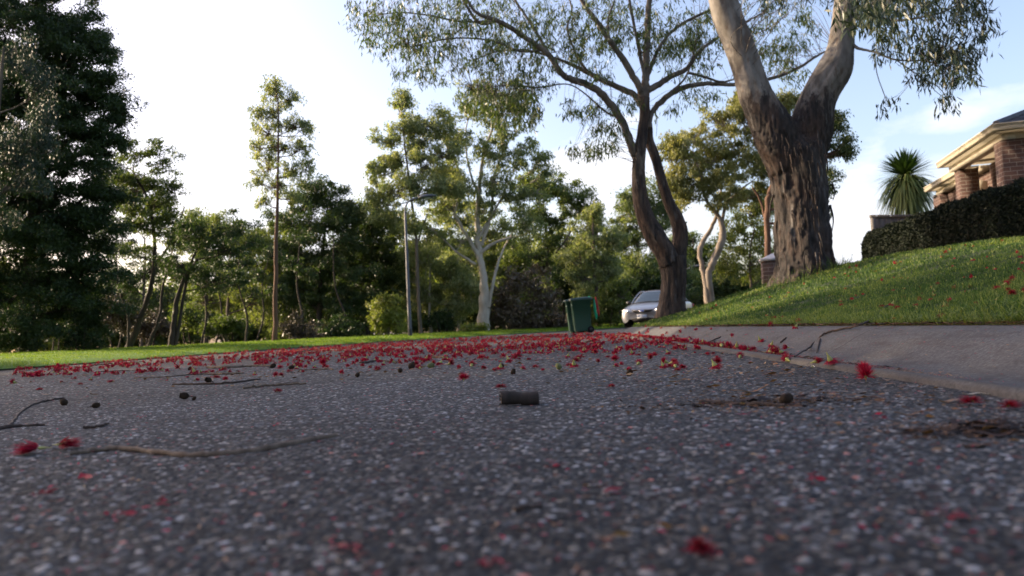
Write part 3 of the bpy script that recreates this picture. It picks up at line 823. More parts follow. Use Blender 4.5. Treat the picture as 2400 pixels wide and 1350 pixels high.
# slim trunks standing in the dark gaps on the left
for k, (bx, tx, ty, Yd, w) in enumerate(((345, 400, 560, 26, 9), (470, 480, 600, 27, 6), (575, 570, 610, 28, 6), (300, 285, 590, 25, 7), (700, 700, 560, 34, 7), (505, 520, 560, 33, 5), (600, 630, 600, 32, 5), (810, 790, 560, 36, 6))):
    lab = ('slim leaning dark trunk left of the forked black trunk', 'slim dark sapling right of the forked black trunk', 'thin sapling left of the reddish slender trunk', 'slim dark trunk at the edge of the huge dark tree',
           'thin trunk right of the reddish slender trunk', 'very thin far sapling behind the pale bushy gum', 'very thin far sapling just left of the reddish trunk', 'thin trunk under the round dark tree')[k]
    gum('sapling', lab, Yd, [[(bx, 812-.045*bx, w), ((bx*2+tx)/3+8, 740, w*.8), ((bx+2*tx)/3-6, 670, w*.6), (tx, ty, w*.3)]],
        [(tx+5, ty, 30, 16), (tx-18, ty+50, 26, 14), (tx+22, ty+80, 26, 14)], M['leaf_dark'], M['bark_dark'], ls=.85, dens=.6, droop=.3, group='saplings in the dark gap', clump=.28, sub=14, light=.5, cat='sapling')
# shrubs at the far lawn edge
for k, (cx, cy, rx, ry, Yd, lm, lab) in enumerate((
    (60, 770, 90, 50, 20, 'leaf_dark', 'dark shrub mass at the left end of the far lawn'), (190, 780, 60, 44, 21, 'leaf_dark', 'low dark shrub under the huge dark tree'),
    (270, 740, 50, 50, 27, 'brush', 'brown brushwood under the arching tree'), (350, 760, 50, 40, 30, 'brush', 'brown thicket behind the leaning trunks'), (540, 760, 60, 34, 31, 'leaf_mid', 'low green bush left of the reddish trunk'),
    (700, 765, 50, 34, 32, 'brush', 'brown thicket right of the reddish trunk'), (800, 765, 50, 34, 34, 'leaf_dark', 'low dark bush under the round dark tree'), (130, 690, 90, 60, 24, 'leaf_dark', 'tall dark shrub behind the low shrubs on the left'),
    (440, 745, 50, 30, 32, 'leaf_mid', 'small green bush behind the forked black trunk'), (1110, 768, 34, 8, 38, 'leaf_yellow', 'low yellow green clump at the foot of the pale trunk'), (1040, 750, 30, 22, 40, 'leaf_dark', 'small dark bush left of the pale trunk'),
    (1610, 735, 60, 22, 42, 'leaf_dark', 'low dark bush behind the silver car'), (1550, 740, 60, 22, 40, 'leaf_mid', 'low bush behind the trunk and silver car'), (970, 755, 26, 22, 40, 'leaf_mid', 'small bush behind the lamp post foot'),
    (1230, 760, 50, 14, 42, 'brush', 'low brown scrub left of the bins'), (1300, 755, 40, 18, 43, 'brush', 'low brown scrub right behind the bins'))):
    gum('bushy_shrub', lab, Yd, [[(cx-8, cy+ry, 4), (cx-12, cy, 2)], [(cx+6, cy+ry, 4), (cx+10, cy, 2)]],
        [(cx-rx*.45, cy+ry*.2, rx*.55, ry*.7), (cx+rx*.4, cy+ry*.25, rx*.55, ry*.65), (cx, cy-ry*.2, rx*.6, ry*.7)], M[lm], M['bark_dark'], ls=.9, dens=.8 if lm != 'brush' else .5, droop=.2, group=SH, clump=.36, sub=18, light=.35, cat='shrub')

# far wood that closes the gaps low down: one mass
b = MB()
tb = MB()
Yf = 70.0
for k in range(210):
    px = rng.uniform(-150, 1950); 
    top = np.interp(px, [0, 250, 400, 620, 800, 1000, 1200, 1350, 1500, 1700, 1900], [600, 670, 660, 620, 560, 550, 550, 570, 600, 640, 680])
    Yk = Yf+rng.uniform(-8, 14); C = np.array(W(px, top+rng.uniform(0, 45), Yk)); g0 = .1
    hgt = max(C[2]-g0, 1.5); nl = 850
    P = rng.normal(size=(nl, 3)); P /= np.linalg.norm(P, axis=1, keepdims=True); P *= rng.uniform(.3, 1, (nl, 1))**.4
    P = P*np.array([2.2, 1.6, hgt*.52])+np.array([C[0], C[1], g0+hgt*.52])
    P[:, 2] = np.clip(P[:, 2], g0, None)
    leaves(b, P, rng.normal(size=P.shape), .55*rng.uniform(.6, 1.3, nl), .24, np.clip(rng.normal(.5, .2, nl), 0, 1))
tag(b.build('distant_wood', M['leaf_mid']), kind='stuff')

# unseen trees added left of the view to shade the road
for k, (x, y, h_, r_) in enumerate(((-23, 10.5, 14.5, 4.6), (-21, 3, 14, 5.0), (-31, 13, 16, 4.2), (-32, 5, 16, 6), (-22, -7, 13, 5), (-31, -4, 16, 6))):
    b = MB(); t = MB(); base = np.array([x, y, gzf(x, y)-.05])
    t.tube(np.array([[0, 0, 0], [.2, .1, h_*.35], [-.1, .3, h_*.8]]), [.35, .28, .1], 10)
    for c in range(46):
        v = rng.normal(size=3); v /= np.linalg.norm(v); cc = v*np.array([r_, r_, h_*.42])*rng.uniform(.3, 1)**.5+np.array([0, 0, h_*.55])
        t.tube(spline(np.array([[0, 0, max(1, cc[2]*.6)], cc*.6+np.array([0, 0, .4*cc[2]*.6]), cc]), n=6), np.linspace(.07, .02, 7)[:len(spline(np.zeros((3, 3)), n=6))], 4, cap=False)
        nl = 260
        P = rng.normal(size=(nl, 3)); P /= np.linalg.norm(P, axis=1, keepdims=True); P = P*rng.uniform(0, 1, (nl, 1))**.4*np.array([1.3, 1.3, .9])+cc
        leaves(b, P, rng.normal(size=P.shape)-np.array([0, 0, .6]), .34, .15, np.clip(rng.normal(.4, .2, nl), 0, 1))
    root = tag(empty('blackwood_tree', base), 'unseen dense dark tree added beyond the left edge to shade the road', 'tree', 'unseen shade trees beyond the left edge')
    t.build('trunk', M['bark_dark'], root, smooth=True); b.build('crown', M['leaf_dark'], root)
# ---------- the two near roadside gums
from mathutils import noise as mnoise
def barktube(b, P, rad, sides, att, amp, step=.035, seed=0, lobes=.06, mat=0):
    P = np.asarray(P, float)
    Q = spline(np.hstack([P, np.asarray(rad)[:, None], np.broadcast_to(att, (len(P),))[:, None]]), n=len(P)*12)
    d = np.concatenate([[0], np.cumsum(np.linalg.norm(np.diff(Q[:, :3], axis=0), axis=1))])
    s = np.arange(0, d[-1], step); Q = np.stack([np.interp(s, d, Q[:, k]) for k in range(5)], 1)
    n = len(Q); X = Q[:, :3]; T = np.gradient(X, axis=0); T /= np.linalg.norm(T, axis=1, keepdims=True)
    a = np.array([1.0, 0, 0]); N = a-T[0]*a.dot(T[0]); N /= np.linalg.norm(N); Ns = [N]
    for i in range(1, n):
        N = Ns[-1]-T[i]*Ns[-1].dot(T[i]); Ns.append(N/np.linalg.norm(N))
    Ns = np.array(Ns); B = np.cross(T, Ns); th = np.linspace(0, 2*math.pi, sides, endpoint=False)
    V = np.zeros((n, sides, 3))
    for i in range(n):
        sm = float(np.clip(Q[i, 4], 0, 1)); r = Q[i, 3]; am = amp*(1-.85*sm)
        for j in range(sides):
            c, sn = math.cos(th[j]), math.sin(th[j])
            w = s[i]
            f1 = mnoise.fractal(Vector((c*2.6+seed, sn*2.6, w*1.1)), .9, 2.1, 2)
            ridge = 1-abs(mnoise.fractal(Vector((c*r*26+seed, sn*r*26, w*1.3)), .8, 2.2, 3))*2.2
            rr = r*(1+lobes*1.6*f1)+am*(ridge-.35)
            V[i, j] = X[i]+rr*(c*Ns[i]+sn*B[i])
    V = V.reshape(-1, 3)
    i = np.arange(n-1)[:, None]*sides; j = np.arange(sides)[None, :]; k = (j+1) % sides
    F = np.stack([i+j, i+k, i+sides+k, i+sides+j], -1).reshape(-1, 4)
    L0 = len(V); V = np.vstack([V, V[:sides].mean(0), V[-sides:].mean(0)]); jj = np.arange(sides); kk_ = (jj+1) % sides; e0 = L0-sides
    F = np.vstack([F, np.stack([kk_, jj, jj*0+L0, jj*0+L0], -1), np.stack([e0+jj, e0+kk_, jj*0+L0+1, jj*0+L0+1], -1)])
    b.add(V, F, mat, np.concatenate([np.repeat(Q[:, 4], sides), [Q[0, 4], Q[-1, 4]]]))
    return Q

def branch(b, pts, Y, dY, store, rough=.04, sides=10, vbase=1.0):
    P, r = wpath(pts, Y, dY)
    Q = spline(np.hstack([P, r[:, None]]), n=len(P)*7)
    Q[:, :3] += rng.normal(0, .10, (len(Q), 3))*Q[:, 3:4]
    b.tube(Q[:, :3], Q[:, 3], sides, rough=rough, att=np.full(len(Q), vbase))
    store.append(Q)

def sprays(lb, tb, store, regions, Y, size, nleaf, droop=1.0, seg=.0025, twigr=.0026, reach=3.6, up=0):
    A = np.vstack([q[len(q)//4:] for q in store])
    for (cx, cy, rx, ry, n, dy) in regions:
        for _ in range(n):
            while True:
                a, c = rng.uniform(-1, 1, 2)
                if a*a+c*c < 1: break
            yy = Y+dy+rng.normal(0, .9)
            C = np.array(W(cx+a*rx, cy+c*ry-up, yy))
            d = np.linalg.norm(A[:, :3]-C, axis=1)
            k = int(d.argmin()); S = A[k, :3]
            if d[k] < reach:
                mid = (S+C)/2; mid += rng.normal(0, .09, 3)*d[k]; mid[2] += .12*d[k]
                T = spline(np.array([S, mid, C]), n=10)
                tb.tube(T, np.linspace(twigr*(1+1.1*min(d[k], 1.5)), twigr*.5, len(T)), 4, cap=False, att=np.full(len(T), .5))
            # a drooping twig with lanceolate leaves
            dirn = rng.normal(size=3); dirn[2] = -abs(dirn[2])*droop-.5; dirn /= np.linalg.norm(dirn)
            Ls = size*rng.uniform(.8, 2.2); m_ = nleaf
            tb.tube(np.array([C, C+dirn*Ls*.5, C+dirn*Ls]), [twigr*.5, twigr*.4, twigr*.2], 3, cap=False, att=np.full(3, .5))
            t = rng.uniform(0, 1, m_)[:, None]
            P = C+dirn*t*Ls+rng.normal(0, size*.38, (m_, 3))
            D = rng.normal(0, .55, (m_, 3)); D[:, 2] -= droop*1.25
            leaves(lb, P, D, size*rng.uniform(.65, 1.25, m_), size*.17*rng.uniform(.8, 1.3, m_), np.clip(rng.normal(.42, .22, m_), 0, 1))

# ---- the twin trunked gum
YA = 14.6
tb = MB(); lb = MB(); st = []
base = np.array(G(1575, 741)); YA = base[1]
P, r = wpath([(1573, 748, 74), (1574, 720, 62), (1577, 680, 54), (1578, 640, 57), (1574, 600, 66)], YA); 
barktube(tb, P, r, 64, [0, 0, 0, 0, .05], .022, seed=3)
P, r = wpath([(1572, 620, 44), (1556, 588, 46), (1533, 550, 46), (1512, 510, 40), (1500, 460, 34), (1496, 410, 30), (1499, 360, 29), (1505, 320, 24), (1510, 270, 22), (1511, 225, 24)], YA-.1)
Q = barktube(tb, P, r, 48, [0, 0, .05, .15, .3, .5, .5, .3, .3, .5], .016, seed=9); st.append(np.delete(Q, 4, 1))
P, r = wpath([(1582, 640, 40), (1591, 590, 36), (1594, 545, 34), (1586, 512, 30), (1566, 470, 24), (1550, 420, 22), (1536, 370, 21), (1522, 330, 20), (1518, 290, 20), (1510, 230, 20)], YA+.12)
Q = barktube(tb, P, r, 44, [0, 0, .05, .1, .2, .25, .3, .3, .3, .5], .014, seed=14); st.append(np.delete(Q, 4, 1))
BR = [
 ([(1494, 372, 20), (1483, 352, 19), (1452, 274, 18), (1407, 218, 17), (1370, 196, 16), (1322, 178, 15), (1296, 141, 14), (1270, 115, 13), (1200, 67, 12), (1163, 48, 11), (1118, 30, 8), (1095, 0, 7), (1060, -50, 5)], -1.2),
 ([(1163, 50, 8), (1130, 55, 9), (1112, 42, 8), (1085, 0, 6), (1060, -40, 4)], -.5),
 ([(1508, 250, 18), (1485, 222, 15), (1430, 196, 13), (1393, 178, 12), (1337, 150, 8), (1296, 135, 6), (1237, 118, 5), (1170, 120, 4), (1110, 140, 3)], .9),
 ([(1508, 232, 18), (1498, 205, 16), (1467, 148, 15), (1430, 96, 13), (1400, 52, 12), (1367, 7, 10), (1340, -50, 8)], -.6),
 ([(1296, 141, 8), (1281, 118, 8), (1244, 55, 7), (1207, 0, 6), (1190, -40, 4)], .4),
 ([(1400, 188, 7), (1372, 160, 6), (1348, 122, 6), (1330, 67, 5), (1340, 20, 4), (1320, -40, 3)], .6),
 ([(1511, 228, 22), (1513, 180, 17), (1515, 130, 16), (1517, 70, 15), (1522, 0, 13), (1530, -60, 10)], .3),
 ([(1514, 200, 10), (1528, 150, 9), (1556, 95, 8), (1600, 55, 7), (1680, 15, 6), (1720, -20, 4)], .9),
 ([(1512, 190, 9), (1497, 110, 8), (1482, 40, 7), (1470, -30, 6)], -.3),
 ([(1512, 215, 16), (1540, 200, 15), (1575, 178, 13), (1610, 160, 11), (1640, 120, 9), (1680, 90, 7), (1730, 60, 5), (1790, 30, 3)], .8),
 ([(1522, 300, 8), (1528, 265, 12), (1550, 238, 14), (1590, 210, 13), (1640, 197, 11), (1690, 197, 10), (1725, 198, 9), (1800, 186, 8), (1870, 160, 7), (1920, 128, 5), (1960, 110, 3)], 1.6),
 ([(1612, 170, 7), (1650, 180, 6), (1690, 192, 5), (1720, 186, 4)], .6),
 ([(1560, 225, 5), (1600, 190, 5), (1618, 155, 4), (1625, 120, 3)], .2),
 ([(1430, 100, 6), (1425, 50, 5), (1440, 0, 4), (1450, -40, 3)], .8),
 ([(1270, 118, 6), (1220, 120, 5), (1150, 95, 4), (1060, 90, 4), (960, 110, 2)], -.6),
 ([(1160, 50, 6), (1080, 50, 5), (1000, 35, 4), (930, 30, 3), (860, 40, 2)], -.9),
 ([(1452, 276, 5), (1420, 262, 5), (1340, 200, 3), (1260, 205, 4), (1180, 200, 3), (1110, 215, 2)], -.6),
]
for pts, dy in BR: branch(tb, pts, YA, dy, st)
regA = [(880, 30, 70, 50, 26, -.9), (960, 120, 70, 70, 34, -.9), (930, 60, 80, 60, 30, -1), (1020, 110, 80, 80, 40, -.6), (1010, 20, 90, 50, 34, -.6), (1110, 110, 90, 70, 40, -.2), (1100, 20, 90, 50, 36, 0),
        (1200, 50, 90, 60, 46, .2), (1190, 140, 80, 46, 36, .2), (1140, 220, 70, 40, 50, -.6), (1210, 250, 60, 36, 46, -.6), (1250, 190, 60, 30, 20, -.4), (1300, 50, 90, 60, 46, .2), (1300, 120, 60, 40, 22, .4),
        (1400, 50, 80, 60, 44, .3), (1390, 140, 60, 50, 24, .3), (1370, 240, 50, 24, 14, -.2), (1420, 300, 34, 22, 14, -.3), (1380, 345, 40, 16, 14, -.3), (1440, 330, 20, 12, 6, -.3), (1460, 240, 40, 30, 12, .1),
        (1480, 60, 70, 60, 36, .3), (1560, 60, 80, 60, 46, .4), (1600, 130, 70, 50, 34, .6), (1650, 60, 60, 50, 34, .7), (1560, 250, 30, 14, 5, .3), (1640, 215, 50, 18, 12, .7), (1750, 60, 60, 60, 36, 1), (1800, 120, 60, 50, 26, 1.3),
        (1860, 60, 60, 60, 30, 1.4), (1860, 150, 50, 30, 16, 1.5), (1400, -60, 320, 50, 130, .2), (1750, -60, 160, 50, 60, 1)]
sprays(lb, tb, st, [(a_, b_, c_, d_, int(n_*1.3), e_) for a_, b_, c_, d_, n_, e_ in regA], YA, .14, 18)
# peeling strips
for (x0, y0, x1, y1) in ((1484, 360, 1480, 400), (1536, 255, 1538, 320), (1548, 560, 1550, 600), (1545, 600, 1548, 640), (1600, 520, 1604, 560)):
    a, c = np.array(W(x0, y0, YA-.1)), np.array(W(x1, y1, YA-.15)); m_ = (a+c)/2+np.array([.02, -.03, 0])
    tb.tube(spline(np.array([a, m_, c]), n=8), np.linspace(.008, .003, len(spline(np.zeros((3, 3)), n=8))), 4, att=.2)
root = tag(empty('gum_tree', base), 'gum with two twisting brown stems rising from one rough base beside the silver car', 'tree', 'roadside gums on the lawn')
tb.v = [x-base for x in tb.v]; lb.v = [x-base for x in lb.v]
tb.build('trunk', M['bark_twin'], root, smooth=True); lb.build('crown', M['leaf_near'], root)

# ---- the big forked gum
base = np.array(G(1888, 652)); YB = base[1]
tb = MB(); lb = MB(); st = []
P, r = wpath([(1888, 690, 165), (1889, 650, 140), (1886, 610, 122), (1882, 560, 113), (1878, 500, 110), (1873, 440, 118), (1867, 390, 124), (1860, 355, 130), (1857, 335, 95), (1856, 318, 50)], YB)
mt = MB()
barktube(mt, P, r, 120, [0, 0, 0, 0, 0, 0, 0, 0, 0, .1], .055, step=.03, seed=21, lobes=.09)
P, r = wpath([(1846, 400, 80), (1822, 325, 100), (1797, 275, 86), (1772, 225, 74), (1750, 160, 68), (1727, 95, 66), (1706, 40, 66), (1690, -20, 64), (1672, -90, 58), (1650, -180, 50)], YB-.1)
Q = barktube(mt, P, r, 72, [0, .1, .3, .5, .65, .8, 1, 1, 1, 1], .03, seed=33, lobes=.05); st.append(np.delete(Q, 4, 1))
P, r = wpath([(1882, 400, 80), (1896, 318, 98), (1908, 262, 88), (1926, 212, 78), (1957, 160, 76), (1970, 118, 60), (1977, 60, 53), (1984, 0, 52), (1992, -70, 50), (2010, -160, 44)], YB+.05)
Q = barktube(mt, P, r, 72, [0, .1, .3, .55, .8, .95, 1, 1, 1, 1], .03, seed=41, lobes=.06); st2 = [np.delete(Q, 4, 1)]
def fuse(mb, voxel, zc, wid, vfun, iters=30):
    """merge overlapping limbs into one skin, round off the crotch, then put the bark relief back"""
    for k in range(len(mb.v)):      # close open tube ends
        pass
    o = mb.build('fuse_tmp', M['bark_big']); md = o.modifiers.new('r', 'REMESH'); md.mode = 'VOXEL'; md.voxel_size = voxel
    me = bpy.data.meshes.new_from_object(o.evaluated_get(bpy.context.evaluated_depsgraph_get()))
    V = np.zeros(len(me.vertices)*3); me.vertices.foreach_get('co', V); V = V.reshape(-1, 3)
    E = np.zeros(len(me.edges)*2, int); me.edges.foreach_get('vertices', E); E = E.reshape(-1, 2)
    deg = np.bincount(E.ravel(), minlength=len(V))[:, None]; wgt = np.exp(-((V[:, 2:3]-zc)/wid)**2)
    for _ in range(iters):
        S = np.zeros_like(V); np.add.at(S, E[:, 0], V[E[:, 1]]); np.add.at(S, E[:, 1], V[E[:, 0]])
        V = V+(S/np.maximum(deg, 1)-V)*.6*wgt
    me.vertices.foreach_set('co', V.ravel()); me.update(); N_ = np.zeros(len(V)*3); me.vertices.foreach_get('normal', N_); N_ = N_.reshape(-1, 3)
    vv = vfun(V[:, 2])
    for i in np.where(wgt[:, 0] > .15)[0]:
        p = V[i]; rd = 1-abs(mnoise.fractal(Vector((p[0]*16, p[1]*16, p[2]*3.0)), .8, 2.2, 3))*2.2
        V[i] += N_[i]*(rd-.35)*.030*wgt[i, 0]*(1-.7*vv[i])
    F = [list(p.vertices) if len(p.vertices) == 4 else list(p.vertices)[:3]+[p.vertices[2]] for p in me.polygons]
    bpy.data.objects.remove(o)
    return V, np.array(F), vv
zc_ = W(1853, 325, YB).z; z1_ = W(1853, 170, YB).z
Vf, Ff, vf = fuse(mt, .024, zc_, .42, lambda z: np.clip((z-zc_-.1)/(z1_-zc_), 0, 1))
tb.add(Vf, Ff, 0, vf)
BR = [
 ([(1982, 90, 16), (2010, 112, 7), (2050, 122, 5), (2100, 140, 4), (2170, 140, 4), (2240, 120, 3)], -.8),
 ([(1985, 40, 16), (2040, 40, 8), (2100, 48, 6), (2160, 40, 5), (2215, 26, 4), (2280, -10, 3)], -1.2),
 ([(1990, -60, 20), (2060, -80, 12), (2150, -70, 9), (2240, -50, 7), (2330, -10, 4)], -1.5),
 ([(2100, 140, 3), (2150, 175, 3), (2200, 205, 2), (2225, 240, 2)], -.8),
 ([(2050, 122, 3), (2055, 170, 2), (2070, 215, 2), (2085, 250, 2)], -.5),
 ([(2170, 140, 3), (2220, 160, 2), (2280, 150, 2)], -.7),
 ([(1690, -30, 20), (1740, -60, 12), (1820, -80, 9), (1900, -60, 5)], -.8),
]
BR += [([(1985, -40, 18), (2015, -80, 12), (2070, -70, 9), (2150, -60, 5)], -4.5), ([(1690, -40, 14), (1740, -80, 9), (1800, -70, 5)], -3)]
for pts, dy in BR: branch(tb, pts, YB, dy, st2)
sprays(lb, tb, st2, [(2040, 20, 50, 34, 30, -1.6), (2110, 10, 60, 40, 34, -1.4), (2130, 100, 80, 36, 30, -.8), (2060, 70, 40, 40, 18, -1), (2200, 20, 60, 40, 34, -.8), (2280, 20, 44, 44, 30, -.8), (2300, 70, 24, 40, 14, -.8), (2240, 110, 60, 40, 30, -.6),
        (2190, 150, 60, 30, 32, -.5), (2250, 160, 44, 34, 30, -.5), (2150, 200, 30, 16, 6, -.4), (2215, 200, 40, 20, 10, -.4), (2085, 130, 40, 20, 10, -.6), (2077, 262, 12, 8, 4, -.4), (2222, 255, 12, 22, 8, -.5), (2150, 190, 14, 20, 5, -.4), (2150, -60, 160, 40, 60, -1)], YB, .15, 11, up=24)
# big dark leaves hanging close in front of the right limb
sprays(lb, tb, st2, [(2010, 10, 50, 26, 14, -4.5), (2070, 10, 60, 30, 16, -4.5), (2150, -10, 40, 24, 8, -4.5), (1800, -30, 60, 16, 5, -3)], YB, .14, 14, reach=4)
sprays(lb, tb, st, [(1815, -20, 50, 24, 10, -1.5), (1930, -20, 60, 20, 10, -1.5)], YB, .12, 14)
for k in range(60):
    y0 = rng.uniform(300, 600); x0 = rng.uniform(1825, 1935) if y0 < 420 else rng.uniform(1835, 1925); a = np.array(W(x0, y0, YB-.55)); 
    c = a+np.array([rng.normal(0, .03), -.03, -rng.uniform(.15, .5)])
    T = spline(np.array([a, (a+c)/2+np.array([rng.normal(0, .02), -.03, 0]), c]), n=8); tb.tube(T, np.linspace(rng.uniform(.006, .02), .004, len(T)), 4, att=0)
for (x0, y0, x1, y1) in ((1815, 450, 1806, 520), (1826, 500, 1822, 560), (1945, 480, 1950, 545), (1950, 430, 1952, 470), (1768, 320, 1782, 360)):
    a, c = np.array(W(x0, y0, YB)), np.array(W(x1, y1, YB)); T = spline(np.array([a, (a+c)/2+np.array([-.04*np.sign(1880-x0), 0, 0]), c]), n=8)
    tb.tube(T, np.linspace(.022, .006, len(T)), 5, att=0)
root = tag(empty('gum_tree', base), 'massive gum with a dark fissured trunk forking into two smooth pale limbs', 'tree', 'roadside gums on the lawn')
tb.v = [x-base for x in tb.v]; lb.v = [x-base for x in lb.v]
tb.build('trunk', M['bark_big'], root, smooth=True); lb.build('crown', M['leaf_hang'], root)
# rank grass round its foot
b = MB(); n = 1500
a = rng.uniform(0, 2*np.pi, n); rr = .45+rng.exponential(.10, n)
X = base[0]+np.cos(a)*rr; Y = base[1]+np.sin(a)*rr
blades(b, X, Y, gz(X, Y), rng.uniform(.05, .24, n)*np.where(rng.uniform(0, 1, n) > .7, 1.4, .7), .008, rng.uniform(.2, 1.1, n), rng.uniform(.2, .9, n))
tag(b.build('long_grass', M['grass']), kind='stuff')

# ------------------------------------------------------------ brick material
q = NM('brickwork'); co = q.n('ShaderNodeTexCoord')
def brick(name, c1, c2, mortar):
    q = NM(name)
    at = q.n('ShaderNodeUVMap')
    bt = q.n('ShaderNodeTexBrick'); q.l(at.outputs[0], bt.inputs['Vector'])
    bt.inputs['Scale'].default_value = 1; bt.inputs['Brick Width'].default_value = .24; bt.inputs['Row Height'].default_value = .086
    bt.inputs['Mortar Size'].default_value = .006; bt.inputs['Mortar Smooth'].default_value = .15; bt.inputs['Bias'].default_value = -.2
    bt.inputs['Color1'].default_value = (*c1, 1); bt.inputs['Color2'].default_value = (*c2, 1); bt.inputs['Mortar'].default_value = (*mortar, 1)
    nz = q.noise(at.outputs[0], 60, 5, .7)
    q.col(q.mix(.55, bt.outputs['Color'], q.ramp(nz, [(.3, (.3, .3, .3)), (.7, (.75, .75, .75))]), 'OVERLAY'))
    q.set(Roughness=.85); q.bump(q.mth('SUBTRACT', nz, q.mth('MULTIPLY', bt.outputs['Fac'], 1.6)), .8, .006)
    return q.m
M['brick'] = brick('red brown brick', (.085, .042, .032), (.045, .024, .021), (.19, .165, .145))
M['brick_dark'] = brick('dark brown brick', (.07, .042, .035), (.05, .03, .027), (.16, .14, .125))

def boxuv(o):
    """box-project a UV map in metres"""
    me = o.data; uv = me.uv_layers.new(name='UVMap')
    for p in me.polygons:
        n = p.normal
        for li in p.loop_indices:
            c = me.vertices[me.loops[li].vertex_index].co
            if abs(n.z) > .7: t = (c.x, c.y)
            elif abs(n.x) > abs(n.y): t = (c.y+.12, c.z)
            else: t = (c.x, c.z)
            uv.data[li].uv = t
    return o

M['cream'] = simple('cream painted trim', (.52, .47, .37), .5, 0, .05, 3)
M['soffit'] = simple('eave lining', (.5, .44, .34), .7, 0, .05, 3)
M['shutter'] = simple('roller shutter', (.62, .58, .48), .45, 0, .04, 3)
M['tile'] = simple('dark roof tile', (.035, .032, .042), .6, 0, .3, 6, .006)
M['camera_black'] = simple('black plastic', (.02, .02, .022), .4, 0, .1, 10)
M['grey_fence'] = simple('grey timber', (.13, .12, .115), .8, 0, .25, 5, .006)
M['white'] = simple('white plastic', (.75, .75, .75), .4, 0, .03, 4)

# ---------- house (local frame: x to the right of its side wall, y along the side)
HA = -math.atan2(.19, .98)
HO = np.array([W(2352, 400, 15.42).x, 15.42, 1.15])
def loc(px, Y):
    d = np.array([W(px, 440, Y).x, Y])-HO[:2]; return d[0]*math.cos(HA)+d[1]*math.sin(HA), -d[0]*math.sin(HA)+d[1]*math.cos(HA)
print('HOUSE', HO, [tuple(round(q_, 2) for q_ in loc(*a)) for a in ((2253, 18.4), (2290, 18.4), (2203, 21.9), (2228, 21.9), (2338, 15.1), (2210, 18.6), (2170, 22.3), (2295, 19), (2327, 18))])
house = tag(empty('brick_house', HO, HA), 'red brick house with cream eaves and dark tiled roof behind the hedge', 'house')
ZT = 2.36   # top of brick under the fascia beam (local)
b = MB()
b.box((2.6, .2, ZT/2), (5.2, .4, ZT))                       # front wall with its lit end
b.box((3.6, 4.3, ZT/2+.055), (5.4, 7.8, ZT+.11))                # recessed side wall behind the porch
boxuv(b.build('wall', M['brick'], house))
def pillar(x, y, w, d):
    b = MB(); b.box((x+w/2, y+d/2, ZT/2-.004), (w, d, ZT-.012)); boxuv(b.build('pillar', M['brick'], house))
pillar(.12, 3.02, .40, .36)
pillar(.72, 6.75, .34, .34)
# beams under the eaves
b = MB(); b.box((.13, 1.70, ZT+.065), (.24, 3.44, .13)); b.box((.80, 5.28, ZT+.05), (.22, 3.66, .12)); b.box((2.8, .06, ZT+.066), (5.1, .16, .13))
b.build('beam', M['cream'], house)
b = MB(); b.box((2.42, 1.57, ZT+.142), (5.1, 3.70, .02)); b.box((2.96, 5.35, ZT+.122), (4.8, 3.6, .02)); b.build('eave_lining', M['soffit'], house)
def gutter(x0, y0, x1, y1):
    d = np.array([x1-x0, y1-y0]); L = np.hypot(*d); d /= L; nrm = np.array([d[1], -d[0]])
    prof = [(0, 0), (-.10, .0), (-.115, .03), (-.115, .105), (-.125, .115), (-.115, .125), (-.02, .125), (0, .12)]
    return d, nrm, prof
def gutterrun(pts, z):
    """box gutter profile swept along a line of points"""
    g = MB()
    prof = np.array([(.02, 0), (.11, .0), (.125, .03), (.125, .11), (.14, .12), (.14, .135), (.11, .135), (.02, .13)])
    n = len(pts); P = np.array(pts, float); V = []
    for i in range(n):
        if i == 0: t = P[1]-P[0]; t /= np.linalg.norm(t); nn = np.array([t[1], -t[0]])*-1; sc = 1
        elif i == n-1: t = P[-1]-P[-2]; t /= np.linalg.norm(t); nn = np.array([t[1], -t[0]])*-1; sc = 1
        else:
            a = P[i]-P[i-1]; a /= np.linalg.norm(a); c = P[i+1]-P[i]; c /= np.linalg.norm(c)
            na, nc_ = -np.array([a[1], -a[0]]), -np.array([c[1], -c[0]]); nn = na+nc_; nn /= np.linalg.norm(nn); sc = 1/max(.3, nn.dot(na))
        for (u, w) in prof: V.append((*(P[i]+nn*u*sc), z+w))
    k = len(prof)
    F = [[i*k+j, i*k+(j+1) % k, (i+1)*k+(j+1) % k, (i+1)*k+j] for i in range(n-1) for j in range(k)]
    g.add(V, F); g.add(V[:k], [[0, 1, 2, 3], [0, 3, 4, 7], [4, 5, 6, 7]]); g.add(V[-k:], [[3, 2, 1, 0], [7, 4, 3, 0], [7, 6, 5, 4]])
    return g
gutterrun([(.42, 3.32), (-.12, 3.32), (-.12, -.25), (5.2, -.25)][::-1], ZT+.13).build('gutter', M['cream'], house)
gutterrun([(1.4, 7.12), (.55, 7.12), (.55, 3.50)][::-1], ZT+.11).build('gutter', M['cream'], house)
